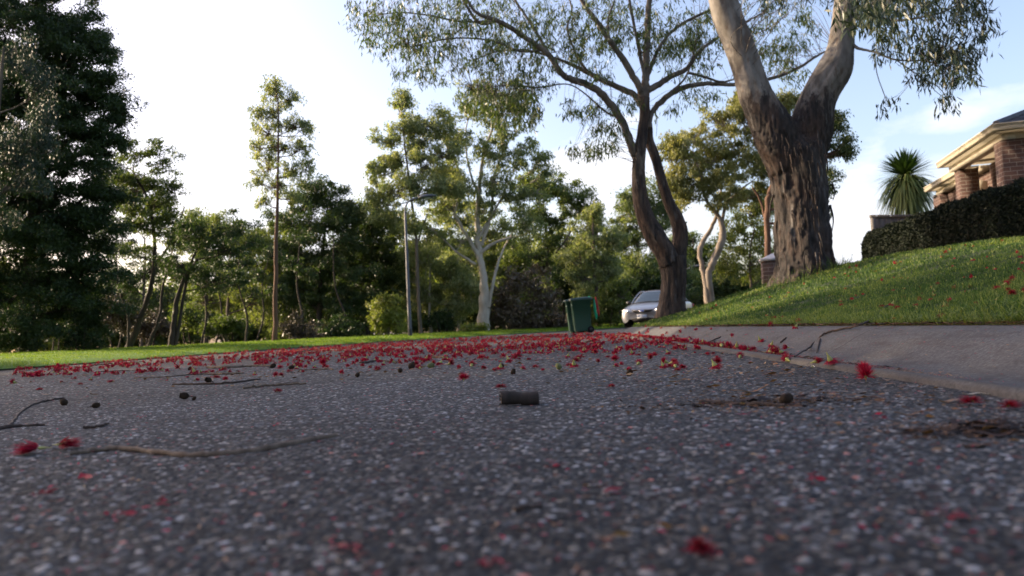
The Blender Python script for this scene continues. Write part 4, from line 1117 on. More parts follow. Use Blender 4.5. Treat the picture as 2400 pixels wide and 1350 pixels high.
# tiled roof: stepped courses, hipped at the near corner
b = MB(); pit = math.tan(R(23)); crs = 16
x0, y0, x1, y1, z0 = -.18, -.31, 6.0, 3.36, ZT+.245
for k in range(crs):
    a = .30*k; c = a+.30; za = z0+a*pit; zc = z0+c*pit
    ring = [(x0+a, y0+a), (x1, y0+a), (x1, y0+c), (x0+c, y0+c)]
    # near slope, wavy tile rows
    for (A, B_, C, D) in (((x0+a, y0+a), (x1, y0+a), (x1, y0+c), (x0+c, y0+c)), ((x0+a, max(y1, y0+a)), (x0+a, y0+a), (x0+c, y0+c), (x0+c, max(y1, y0+c)))):
        nseg = 40; t = np.linspace(0, 1, nseg+1)
        lo = np.array(A)[None]*(1-t[:, None])+np.array(B_)[None]*t[:, None]; hi = np.array(D)[None]*(1-t[:, None])+np.array(C)[None]*t[:, None]
        wv = .018*np.abs(np.sin(t*np.hypot(*(np.array(B_)-np.array(A)))/.15*math.pi/2))
        VL = np.column_stack([lo, za+.03+wv]); VH = np.column_stack([hi, zc+wv*.6]); VB = np.column_stack([lo, np.full(nseg+1, za-.005)])
        V = np.vstack([VL, VH, VB]); i = np.arange(nseg); m_ = nseg+1
        b.add(V, np.concatenate([np.stack([i, i+1, i+1+m_, i+m_], -1), np.stack([i+2*m_, i+1+2*m_, i+1, i], -1)]))
hip = np.array([[x0+.02, y0+.02, z0+.03], [x0+4.8, y0+4.8, z0+4.8*pit+.03]]); 
b.tube(spline(hip, n=30), .07, 8)
b.build('roof', M['tile'], house)
# roller shutter and its box on the recessed wall
b = MB()
for k in range(26): b.box((.872, 4.35, .55+.05*k), (.03, 1.25, .043))
b.box((.868, 4.35, 1.2), (.012, 1.30, 1.40))
sh = b.build('window_shutter', M['shutter'], house)
b = MB(); b.lathe([(0, 0), (.15, 0), (.15, 1.36), (0, 1.36)], 8, axis='y', o=(.78, 3.67, 2.0)); b.build('shutter_box', M['cream'], sh)
for yy_ in (3.68, 5.02):
    b = MB(); b.box((.865, yy_, 1.2), (.05, .06, 1.4)); b.build('shutter_rail', M['cream'], sh)
b = MB(); b.box((.60, 6.85, 2.28), (.08, .06, .06)); b.tube([(.60, 6.82, 2.27), (.54, 6.72, 2.22)], .035, 10); b.build('security_camera', M['camera_black'], house)

# ---------- hedge
b = MB()
hs = np.array([[6.5, 8.6], [7.0, 10.5], [7.35, 12.5], [7.75, 15.5], [8.0, 18.3], [8.12, 20.4]])
hp = spline(hs, n=60); T = np.gradient(hp, axis=0); T /= np.linalg.norm(T, axis=1, keepdims=True); Nn = np.stack([T[:, 1], -T[:, 0]], 1)
n = 90000
t = rng.uniform(0, len(hp)-1.001, n); i = t.astype(int); fr = (t-i)[:, None]
C = hp[i]*(1-fr)+hp[i+1]*fr; NN = Nn[i]
s_ = rng.uniform(0, 1, n); H = .93-.22*np.clip(1-t/34, 0, 1)+.03*np.sin(t*.9)+.02*np.sin(t*2.7)
side = s_ < .55; w = np.where(side, rng.choice([-1, 1], n, p=[.8, .2])*.5, rng.uniform(-.5, .5, n))
z = np.where(side, rng.uniform(0, 1, n), 1.0)*H
inn = rng.exponential(.05, n)
w = w*(1-inn*(side)*1.2)*(1-.22*np.clip((z/H-.8)/.2, 0, 1)**2); z = z-(~side)*inn*.6
w = w+rng.normal(0, .012, n)
xy = C+NN*(w-.0)[:, None]+NN*.45
zz = gz(hp[i][:, 0], hp[i][:, 1])+z+.02
P = np.column_stack([xy, zz])
# rounded far end
e = rng.uniform(0, 1, 8000); an = rng.uniform(-1.6, 1.6, 8000); ez = rng.uniform(0, .93, 8000); er = .5*(1-.25*np.clip(ez/.93-.75, 0, 1)*4)
E = hp[-1]+Nn[-1]*.45+T[-1]*(np.cos(an)*er)[:, None]+Nn[-1]*(np.sin(an)*er)[:, None]
P = np.vstack([P, np.column_stack([E, gzf(*hp[-1])+ez])])
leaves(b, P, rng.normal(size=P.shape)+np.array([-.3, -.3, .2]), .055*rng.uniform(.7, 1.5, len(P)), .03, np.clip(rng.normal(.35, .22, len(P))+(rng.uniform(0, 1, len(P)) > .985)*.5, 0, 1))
core = MB()
kk = len(hp)
V = []
for i in range(kk):
    c = hp[i]+Nn[i]*.45; z0 = gzf(*hp[i])-.02
    for (w, z) in ((-.42, 0), (-.43, .55), (-.33, .66), (.33, .66), (.42, .55), (.42, 0)): V.append((*(c+Nn[i]*w), z0+z))
core.add(V, [[i*6+j, i*6+j+1, (i+1)*6+j+1, (i+1)*6+j] for i in range(kk-1) for j in range(5)])
bz = np.array([hp[-1][0], hp[-1][1], gzf(*hp[-1])])
hr = tag(empty('hedge', bz), 'long clipped dark green hedge in front of the house', 'hedge')
b.v = [x-bz for x in b.v]; core.v = [x-bz for x in core.v]
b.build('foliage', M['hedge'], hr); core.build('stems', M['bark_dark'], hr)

# ---------- grey screen wall behind the hedge
b = MB(); A = np.array(W(2046, 560, 22.6)); B2 = np.array(W(2200, 560, 23.4)); zt = W(2046, 503, 22.6).z; zb = gzf(A[0], A[1])-.2
L = np.hypot(B2[0]-A[0], B2[1]-A[1]); ang = math.atan2(B2[1]-A[1], B2[0]-A[0])
for k in range(12):
    b.box((L*1.3*(k+.5)/12, .0, (zt-.09-zb)/2), (L*1.3/12-.012, .03, zt-.09-zb))
wr = tag(empty('screen_fence', (A[0], A[1], zb), ang), 'low grey panel fence below the spiky cordyline', 'fence')
b.build('panel', M['grey_fence'], wr)
c = MB(); c.box((L*.65, 0, zt-.05-zb), (L*1.3+.06, .09, .085)); c.build('capping_rail', M['grey_fence'], wr)
c = MB(); c.box((.02, -.03, (zt-.1-zb)/2), (.1, .1, zt-.1-zb)); c.build('post', M['grey_fence'], wr)
for xx in (.12, .62):  # two small white plastic discs on the capping rail
    c = MB(); c.lathe([(0, -.02), (.025, -.02), (.03, 0), (0, .01)], 10, axis='y', o=(xx, -.075, zt-.05-zb)); c.build('white_disc', M['white'], wr)

# ---------- cordyline
cb = np.array(W(2122, 420, 25.5)); g0 = gzf(cb[0], cb[1])
root = tag(empty('cordyline', (cb[0], cb[1], g0)), 'spiky round headed cordyline standing above the grey fence', 'tree')
b = MB(); b.tube(spline(np.array([[.03, 0, -.1], [.0, 0, 1.5], [0, 0, cb[2]-g0-.1]]), n=14), .085, 10, rough=.05); b.build('trunk', M['bark_dark'], root, smooth=True)
b = MB()
def strap(o, d, L, w, sag, att):
    n = 7; t = np.linspace(0, 1, n); P = np.array(o)+np.outer(t*L, d); P[:, 2] -= sag*L*t**2.2
    s_ = np.cross(d, [0, 0, 1.0]); s_ /= np.linalg.norm(s_)+1e-9
    ww = w*np.array([.6, .9, 1, .95, .8, .5, .05])/2
    V = np.vstack([P+s_*ww[:, None], P-s_*ww[:, None]]); i = np.arange(n-1)
    b.add(V, np.stack([i, i+1, i+1+n, i+n], -1), 0, att)
for k in range(1000):
    z = rng.uniform(-.9, 1); a = rng.uniform(0, 2*math.pi); rr = math.sqrt(1-z*z); d = np.array([rr*math.cos(a), rr*math.sin(a), z])
    skirt = z < .3  # lower straps coloured paler as if sunlit, upper ones darker as if shaded
    strap((0, 0, cb[2]-g0+.15*z+.05), d, rng.uniform(.75, 1.05)*(1.08 if skirt else 1.0), .06, (.08+1.15*rng.uniform()) if skirt else .12, rng.uniform(.45, 1) if skirt else rng.uniform(0, .4))
b.build('leaf_head', M['cordyline'], root)

# ---------- brick letterbox pillar
pb = W(1812, 640, 16.9); z0 = gzf(pb.x, pb.y)-.25; zc = W(1812, 612, 16.9).z
root = tag(empty('brick_pillar', (pb.x, pb.y, z0), R(-9)), 'dark brick gate pillar with a pale pyramid cap left of the massive trunk', 'pillar')
h_ = zc-z0
b = MB(); b.box((0, 0, h_/2), (.46, .46, h_)); boxuv(b.build('shaft', M['brick_dark'], root))
b = MB(); b.box((0, 0, h_+.027), (.54, .54, .05)); b.add([(-.26, -.26, h_+.052), (.26, -.26, h_+.052), (.26, .26, h_+.052), (-.26, .26, h_+.052), (0, 0, h_+.17)], [[0, 1, 4, 4], [1, 2, 4, 4], [2, 3, 4, 4], [3, 0, 4, 4]])
b.build('cap', simple('pale concrete cap', (.42, .42, .44), .8, 0, .1, 6, .004), root)
# ------------------------------------------------------------ street lamps
M['galv'] = simple('galvanised steel', (.085, .092, .11), .5, .35, .15, 4)
M['dark_metal'] = simple('dark band', (.03, .03, .033), .6, 0, .1, 6)
M['lamp_glass'] = simple('lamp lens', (.55, .56, .58), .25, 0, .05, 4)
def lamp(label, px, Y, toppy, rbase=.085, arm=.75):
    X = W(px, 700, Y).x; g0 = gzf(X, Y); top = W(px, toppy, Y).z-g0
    root = tag(empty('street_lamp', (X, Y, g0)), label, 'street lamp', 'street lamps')
    b = MB(); b.tube(np.array([[0, 0, .30], [0, 0, top*.5], [0, 0, top-.3]]), [rbase, rbase*.8, rbase*.6], 12)
    b.build('pole', M['galv'], root, smooth=True)
    b = MB(); b.tube(np.array([[0, 0, -.05], [0, 0, .31]]), [rbase*1.12, rbase*1.08], 12); b.build('base_band', M['dark_metal'], root, smooth=True)
    b = MB(); b.tube(spline(np.array([[0, 0, top-.32], [.02, 0, top-.12], [.14, 0, top+.08], [.34, 0, top+.19], [arm*.8, 0, top+.24]]), n=20), .032, 8); b.build('arm', M['galv'], root, smooth=True)
    hd = MB()
    S = [(.0, .05, .06), (.08, .11, .095), (.32, .15, .10), (.56, .14, .075), (.70, .06, .035)]; V = []
    for (t, w, h_) in S:
        for j in range(12):
            a = 2*math.pi*j/12; V.append((arm*.78+t, w*math.cos(a), top+.245+.04*t+h_*math.sin(a)*(1 if math.sin(a) > 0 else .75)))
    F = [[i*12+j, i*12+(j+1) % 12, (i+1)*12+(j+1) % 12, (i+1)*12+j] for i in range(4) for j in range(12)]
    hd.add(V, F); hd.add(V[-12:], [[0, 3, 6, 9], [0, 1, 2, 3], [3, 4, 5, 6], [6, 7, 8, 9], [9, 10, 11, 0]])
    head = hd.build('lamp_head', M['galv'], root, smooth=True)
    g = MB(); g.lathe([(0, -.055), (.07, -.045), (.10, 0)], 14, o=(0, 0, 0)); g.v[0] = g.v[0]*np.array([1.7, 1, 1])+np.array([arm*.78+.34, 0, top+.225]); g.build('lens', M['lamp_glass'], head, smooth=True)
    g = MB(); g.lathe([(0, -.02), (.06, -.02), (.065, .03), (0, .05)], 12, o=(arm*.78+.02, 0, top+.31)); g.build('photocell', M['dark_metal'], head)
lamp('tall grey street lamp standing on the far lawn left of the bins', 958, 30, 478, .080)
lamp('distant street lamp seen behind the rear of the silver car', 1612, 58, 632, .085, .9)

# ------------------------------------------------------------ bins
M['bin'] = simple('green bin plastic', (.018, .066, .040), .45, 0, .08, 4)
M['bin_lid'] = simple('dark green lid plastic', (.014, .045, .036), .42, 0, .08, 4)
M['tyre'] = simple('black rubber', (.012, .012, .013), .7, 0, .15, 20)
M['bag_green'] = simple('bright green plastic', (.0, .36, .17), .4, 0, .12, 8)
M['bag_red'] = simple('red plastic', (.42, .012, .012), .45, 0, .15, 8)
M['reflector'] = simple('pale sticker', (.7, .72, .7), .4, 0, .03, 4)
def wheelie(label, X, Y, rz, extra=False):
    root = tag(empty('wheelie_bin', (X, Y, gzf(X, Y)), rz), label, 'wheelie bin', 'wheelie bins at the kerb')
    # x = front (-) to hinge (+), y = width
    b = MB(); rows = []
    for (z, xf, xb, w) in ((.06, -.23, .26, .42), (.30, -.25, .265, .46), (.34, -.255, .27, .47), (.98, -.305, .29, .55), (.985, -.33, .31, .58), (1.03, -.335, .315, .585)):
        r = .04; pts = []
        for (cx, cy, a0) in ((xb-r, w/2-r, 0), (xf+r, w/2-r, 90), (xf+r, -w/2+r, 180), (xb-r, -w/2+r, 270)):
            for k in range(4):
                a = R(a0+k*30); pts.append((cx+r*math.cos(a), cy+r*math.sin(a), z))
        rows.append(pts)
    V = [p for r_ in rows for p in r_]; n = 16
    b.add(V, [[i*n+j, i*n+(j+1) % n, (i+1)*n+(j+1) % n, (i+1)*n+j] for i in range(len(rows)-1) for j in range(n)])
    b.add(rows[0]+[(0, 0, .06)], [[(j+1) % n, j, n, n] for j in range(n)])
    b.box((-.10, 0, .035), (.2, .30, .07)); b.box((.12, 0, .20), (.12, .2, .12))
    b.build('body', M['bin'], root)
    b = MB(); V = []
    for (s_, z) in ((1.0, 1.015), (1.0, 1.055), (.93, 1.075), (.55, 1.092)):
        for k in range(16):
            a = 2*math.pi*(k+.5)/16; c, sn = math.cos(a), math.sin(a)
            c = math.copysign(abs(c)**.35, c); sn = math.copysign(abs(sn)**.35, sn)
            V.append((-.02+.365*c*s_, .305*sn*s_, z+(.035-.05*(c*s_+1)/2)*0+(.015*c)))
    b.add(V, [[i*16+j, i*16+(j+1) % 16, (i+1)*16+(j+1) % 16, (i+1)*16+j] for i in range(3) for j in range(16)])
    b.add(V[-16:]+[(-.02, 0, 1.096)], [[j, (j+1) % 16, 16, 16] for j in range(16)])
    lid = b.build('lid', M['bin_lid'], root)
    b = MB(); b.box((-.392, 0, 1.02), (.02, .22, .035)); b.build('grip', M['bin_lid'], lid)
    b = MB(); b.tube([(.375, -.25, 1.02), (.375, .25, 1.02)], .016, 8); b.box((.345, -.22, 1.01), (.07, .03, .05)); b.box((.345, .22, 1.01), (.07, .03, .05)); b.box((.345, 0, 1.01), (.07, .03, .05)); b.build('handle', M['bin'], root)
    b = MB(); b.tube([(.25, -.29, .10), (.25, .29, .10)], .011, 8); b.build('axle', M['galv'], root)
    for sy in (-1, 1):
        b = MB(); b.lathe([(.055, -.022), (.09, -.025), (.10, -.012), (.10, .012), (.09, .025), (.055, .022)], 22, axis='y', o=(.25, sy*.265, .10)); w = b.build('wheel', M['tyre'], root, smooth=True)
        b = MB(); b.lathe([(0, -.018), (.02, -.026), (.055, -.012), (.058, .012), (.02, .026), (0, .018)], 14, axis='y', o=(.25, sy*.265, .10)); b.build('hub', M['dark_metal'], w)
    b = MB(); b.box((-.30, -.20, .86), (.02, .07, .03)); b.build('sticker', M['reflector'], root)
    return root
pf = G(1367, 783); 
wheelie('nearer green wheelie bin with black wheels, closest to the kerb', W(1365, 783, 23.2).x, 23.2, R(4))
wheelie('farther green wheelie bin, standing behind and left of the other', W(1352, 783, 24.0).x, 24.0, R(3))
def hanging(name, label, x, y, ztop, zbot, w, mat, lean):
    b = MB(); nz, na = 16, 10; V = []
    for i in range(nz):
        t = i/(nz-1); z = ztop+(zbot-ztop)*t; ww = w*(.35+.65*math.sin(min(1, t*1.6)*math.pi/2))*(1-.75*max(0, t-.75)*4*.8)
        for j in range(na):
            a = 2*math.pi*j/na; rr = 1+.22*math.sin(a*3+t*9)+.1*math.sin(a*5-t*14)
            V.append((lean*t+ww*math.cos(a)*rr, ww*.55*math.sin(a)*rr, z-ztop))
    b.add(V, [[i*na+j, i*na+(j+1) % na, (i+1)*na+(j+1) % na, (i+1)*na+j] for i in range(nz-1) for j in range(na)])
    o = b.build(name, mat, smooth=True); o.location = (x, y, ztop); tag(o, label, 'bag')
    return o
bx = W(1365, 783, 23.2).x
hanging('plastic_bag', 'bright green plastic bag hanging behind the nearer bin', bx+.405, 23.18, 1.03, .40, .045, M['bag_green'], .05)
hanging('plastic_bag', 'red plastic bag hanging beside the green one behind the bins', bx+.475, 23.42, 1.10, .50, .04, M['bag_red'], .07)
b = MB(); b.lathe([(.001, 0), (.05, .01), (.06, .05), (.03, .09), (.001, .10)], 9); 
b.v[0] += rng.normal(0, .006, b.v[0].shape); o = b.build('plastic_bag', M['bag_green']); o.location = (bx+.31, 24.0, 1.05); tag(o, 'knotted green plastic scrap on the lid hinge of the farther bin', 'bag')

# ------------------------------------------------------------ silver sedan
def paint(name, c, metal=.45, rough=.28):
    q = NM(name); q.set(Base_Color=(*c, 1), Metallic=metal, Roughness=rough); q.b.inputs['Coat Weight'].default_value = .6; q.b.inputs['Coat Roughness'].default_value = .06
    nz = q.noise(q.coord(), 2.0, 5); q.col(q.ramp(nz, [(.3, tuple(x*.9 for x in c)), (.7, c)]))
    return q.m
M['silver'] = paint('silver car paint', (.24, .245, .27), .6, .36)
q = NM('car glass'); q.set(Base_Color=(.03, .045, .06, 1), Roughness=.06); q.b.inputs['Specular IOR Level'].default_value = .9; M['glass'] = q.m
q = NM('lamp clear'); q.set(Base_Color=(.62, .62, .60, 1), Roughness=.12, Metallic=.3); M['headlight'] = q.m
M['black_trim'] = simple('black trim', (.012, .012, .013), .5, 0, .1, 6)
M['chrome'] = simple('bright trim', (.7, .7, .72), .2, .9, .02, 4)
M['emblem_blue'] = simple('blue badge', (.02, .06, .30), .25, 0, .02, 4)
M['plate'] = simple('number plate', (.62, .64, .66), .45, 0, .02, 4)
M['plate_ink'] = simple('plate characters', (.02, .05, .18), .5, 0, .02, 4)
M['red_lamp'] = simple('tail lamp red', (.35, .01, .01), .2, 0, .05, 4)
cY = 28.2; cx0 = W(1506, 735, cY).x; cyaw = -math.atan(.40)
car = tag(empty('parked_car', (cx0, cY, .06), cyaw), 'silver sedan parked facing the camera, half hidden by the twin trunked gum', 'car')
def loft(st, name, mats, parent, fm=None, sub=1, closed=True):
    n = len(st[0]); V = [p for s_ in st for p in s_]; b = MB()
    F = [[i*n+j, i*n+j+1, (i+1)*n+j+1, (i+1)*n+j] for i in range(len(st)-1) for j in range(n-1)]
    b.add(V, F)
    if fm is not None: b.fm[0] = np.array([fm(i, j) for i in range(len(st)-1) for j in range(n-1)])
    b.add(list(st[0])+[tuple(np.mean(st[0], 0))], [[j+1, j, n, n] for j in range(n-1)])
    b.add(list(st[-1])+[tuple(np.mean(st[-1], 0))], [[j, j+1, n, n] for j in range(n-1)])
    o = b.build(name, mats, parent, smooth=True)
    if sub:
        md = o.modifiers.new('smooth', 'SUBSURF'); md.levels = sub; md.render_levels = sub
    return o
def sec(y, hw, zb, zs, zt, yc=0.0):
    """cross-section right to left over the top; yc bows the middle forward"""
    half = [(hw*.90, zb), (hw*.985, zb+.10), (hw, (zb+zs)/2+.02), (hw*.985, zs-.06), (hw*.94, zs), (hw*.70, zs+(zt-zs)*.75), (hw*.38, zt-.006), (0, zt)]
    pts = [(x, y-yc*(1-(x/hw)**2), z) for x, z in half]
    return pts+[(-x, yy, z) for (x, yy, z) in pts[-2::-1]]
body = loft([sec(.02, .60, .26, .50, .54, .03), sec(.04, .72, .20, .56, .60, .09), sec(.12, .86, .17, .62, .675, .10), sec(.30, .905, .17, .70, .745, .08), sec(.62, .92, .19, .78, .83), sec(1.05, .925, .2, .86, .92), sec(1.42, .93, .2, .91, .965),
      sec(2.0, .93, .2, .93, .94), sec(3.0, .93, .2, .94, .95), sec(3.7, .93, .2, .955, .965), sec(4.15, .925, .2, .97, 1.0), sec(4.62, .90, .22, .96, 1.0), sec(4.86, .84, .26, .90, .93), sec(4.95, .72, .34, .72, .75)], 'body', M['silver'], car, sub=2)
def gsec(y, wb, wt, zb, zt):
    return [(wb, y, zb), (wb*.5+wt*.5+.015, y, (zb+zt)/2), (wt+.02, y, zt-.05), (wt-.05, y, zt-.008), (wt*.5, y, zt+.01), (0, y, zt+.014), (-wt*.5, y, zt+.01), (-wt+.05, y, zt-.008), (-wt-.02, y, zt-.05), (-wb*.5-wt*.5-.015, y, (zb+zt)/2), (-wb, y, zb)]
gst = [gsec(1.30, .80, .78, .90, .93), gsec(1.52, .80, .72, .90, 1.05), gsec(1.85, .80, .66, .90, 1.26), gsec(2.12, .80, .62, .90, 1.395), gsec(2.45, .80, .61, .9, 1.445), gsec(3.1, .80, .61, .9, 1.44), gsec(3.55, .79, .60, .9, 1.38), gsec(3.95, .78, .62, .9, 1.20), gsec(4.35, .74, .66, .9, .99)]
def gfm(i, j):
    if j in (4, 5) or j in (3, 6):
        if i < 3: return 1 if j in (4, 5) or True else 0
        if i >= 6: return 1
        return 0
    if j in (0, 1, 8, 9): return 1 if 1 <= i <= 6 else 0
    return 0
cab = loft(gst, 'cabin', [M['silver'], M['glass']], car, gfm, sub=1)
# pillars and roof edge over the glass
b = MB()
for sx in (-1, 1):
    b.tube(spline(np.array([[sx*.80, 1.36, .93], [sx*.755, 1.75, 1.17], [sx*.665, 2.10, 1.375], [sx*.63, 2.45, 1.425]]), n=15), .028, 6)
    b.tube(spline(np.array([[sx*.63, 2.45, 1.425], [sx*.63, 3.1, 1.42], [sx*.64, 3.55, 1.36], [sx*.68, 3.98, 1.19], [sx*.73, 4.4, 1.0]]), n=15), .03, 6)
    b.tube([(sx*.80, 2.62, .93), (sx*.655, 2.68, 1.40)], .025, 5)
b.tube(spline(np.array([[-.64, 2.12, 1.40], [0, 2.10, 1.425], [.64, 2.12, 1.40]]), n=10), .02, 6)
b.build('pillar_trim', M['silver'], car, smooth=True)
b = MB(); b.tube(spline(np.array([[-.78, 1.33, .935], [0, 1.20, .965], [.78, 1.33, .935]]), n=12), .018, 5)
for (xa, xb) in ((-.55, .0), (.05, .6)): b.tube([(xa, 1.27, .965), (xb, 1.36, 1.0)], .008, 4)
b.build('wiper', M['black_trim'], car)
# front details
def slab(poly, y0, y1, bow, name, mat, parent, yoff=0.0):
    """polygon in x,z given thickness and the bow of the bumper"""
    n = len(poly); V = [(x, y0+bow*(x/.86)**2, z) for x, z in poly]+[(x, y1+bow*(x/.86)**2, z) for x, z in poly]
    b = MB(); c = np.mean(V[:n], 0); V.append(tuple(c))
    F = [[j, (j+1) % n, 2*n, 2*n] for j in range(n)]+[[(j+1) % n, j, n+j, n+(j+1) % n] for j in range(n)]
    b.add(V, F); return b.build(name, mat, parent)
def fine(poly, k=6):
    out = []
    for i in range(len(poly)):
        a, c = np.array(poly[i]), np.array(poly[(i+1) % len(poly)])
        for t in range(k): out.append(tuple(a*(1-t/k)+c*t/k))
    return out
YF = -.075
gr = slab(fine([(-.42, .650), (.42, .650), (.33, .575), (.24, .545), (-.24, .545), (-.33, .575)]), YF+.015, .06, .16, 'grille', M['black_trim'], car)
b = MB()
for z in (.575, .60, .625):
    w = .30+(z-.55)*1.0; b.tube(spline(np.array([[-w, YF+.012+.16*(w/.86)**2, z], [0, YF+.010, z], [w, YF+.012+.16*(w/.86)**2, z]]), n=10), .005, 4)
b.build('grille_bars', M['chrome'] if False else M['dark_metal'], gr)
def oval(rx, rz, y, name, mat, parent, z=.60, n=24, t=.012):
    b = MB(); a = np.linspace(0, 2*np.pi, n, endpoint=False)
    V = [(rx*math.cos(q_), y, z+rz*math.sin(q_)) for q_ in a]+[(rx*math.cos(q_), y+t, z+rz*math.sin(q_)) for q_ in a]+[(0, y-.003, z)]
    b.add(V, [[j, (j+1) % n, 2*n, 2*n] for j in range(n)]+[[(j+1) % n, j, n+j, n+(j+1) % n] for j in range(n)]); return b.build(name, mat, parent)
em = oval(.098, .043, YF-.006, 'badge_rim', M['chrome'], gr)
em2 = oval(.088, .035, YF-.013, 'badge', M['emblem_blue'], gr)
def text(s_, size, loc, name, mat, parent, rx=90, ext=.003, shear=0.0):
    cu = bpy.data.curves.new(name, 'FONT'); cu.body = s_; cu.size = size; cu.align_x = 'CENTER'; cu.align_y = 'CENTER'; cu.extrude = ext; cu.shear = shear
    ob = bpy.data.objects.new(name, cu); COL.objects.link(ob)
    dg = bpy.context.evaluated_depsgraph_get(); me = bpy.data.meshes.new_from_object(ob.evaluated_get(dg))
    bpy.data.objects.remove(ob)
    o = bpy.data.objects.new(name, me); COL.objects.link(o); me.materials.clear(); me.materials.append(mat)
    o.parent = parent; o.location = loc; o.rotation_euler = (R(rx), 0, 0)
    return o
text('Ford', .062, (0, YF-.020, .601), 'lettering', M['chrome'], gr, shear=.35)
slab(fine([(-.30, .345), (.30, .345), (.42, .335), (.36, .245), (-.36, .245), (-.42, .335)]), YF-.012, .05, .16, 'lower_intake', M['black_trim'], car)
for sx in (-1, 1):
    slab(fine([(sx*.56, .335), (sx*.76, .345), (sx*.76, .265), (sx*.60, .245)][::sx]), YF+.005, .14, .22, 'fog_recess', M['black_trim'], car)
    # headlamp wrapping the corner
    b = MB(); th = np.linspace(0, 2*np.pi, 16, endpoint=False); V = []
    for k_, s_ in ((0, 0), (1, .45), (2, .8), (3, 1)):
        for t in th:
            ex, ez = .205*s_*math.copysign(abs(math.cos(t))**.8, math.cos(t)), .075*s_*math.copysign(abs(math.sin(t))**.8, math.sin(t))
            x = .625+ex; z = .615+ez+.12*ex; y = YF+.075+.34*max(0, (x-.45))**2*2.2+.05*s_**2
            V.append((sx*x, y-.035, z))
    b.add(V, [[i*16+j, i*16+(j+1) % 16, (i+1)*16+(j+1) % 16, (i+1)*16+j] for i in range(3) for j in range(16)])
    hl = b.build('headlight', M['headlight'], car, smooth=True)
    b = MB(); b.lathe([(0, -.012), (.04, -.008), (.046, .01)], 14, axis='y', o=(sx*.56, YF+.03, .612)); b.build('reflector_bowl', M['chrome'], hl, smooth=True)
    # mirror
    b = MB(); b.lathe([(0, -.07), (.07, -.05), (.085, 0), (.07, .04), (0, .05)], 12, axis='y', o=(0, 0, 0)); b.v[0] = b.v[0]*np.array([1.25, 1, .85])+np.array([sx*1.0, 1.62, .985]); b.box((sx*.90, 1.63, .95), (.14, .05, .04)); b.build('side_mirror', M['black_trim'], car, smooth=True)
    b = MB(); b.box((sx*.80, 4.80, .80), (.20, .10, .15)); b.build('tail_light', M['red_lamp'], car)
    for yy in (.92, 3.75):
        b = MB(); b.lathe([(.20, -.10), (.29, -.105), (.32, -.07), (.32, .07), (.29, .105), (.20, .10)], 28, axis='x', o=(sx*.80, yy, .32)); w = b.build('wheel', M['tyre'], car, smooth=True)
        b = MB(); b.lathe([(0, .085), (.05, .095), (.17, .07), (.205, .09)], 20, axis='x', o=(0, 0, 0)); b.v[0] = b.v[0]*np.array([sx, 1, 1])+np.array([sx*.80, yy, .32]); b.build('rim', M['chrome'], w, smooth=True)
        b = MB(); b.lathe([(.0, .0), (.36, .0), (.36, .002), (0, .002)], 26, axis='x', o=(sx*.9305 if sx > 0 else -.9325, yy, .34)); b.build('wheel_arch', M['black_trim'], car)
b = MB(); b.box((0, YF-.03, .405), (.375, .02, .135)); pl = b.build('number_plate', M['plate'], car)
text('WCV\u00b7113', .098, (0, YF-.042, .41), 'characters', M['plate_ink'], pl)
b = MB(); b.tube(spline(np.array([[-.52, YF+.01, .33], [-.44, YF-.03, .44], [-.25, YF-.05, .49], [0, YF-.06, .50], [.25, YF-.05, .49], [.44, YF-.03, .44], [.52, YF+.01, .33]]), n=30), .006, 4); b.build('bumper_crease', M['dark_metal'], car)
b = MB()
for sx in (-1, 1): b.tube(spline(np.array([[sx*.44, -.04, .655], [sx*.60, .35, .765], [sx*.74, .85, .855], [sx*.78, 1.25, .925]]), n=14), .004, 4)
b.build('bonnet_seam', M['dark_metal'], car)


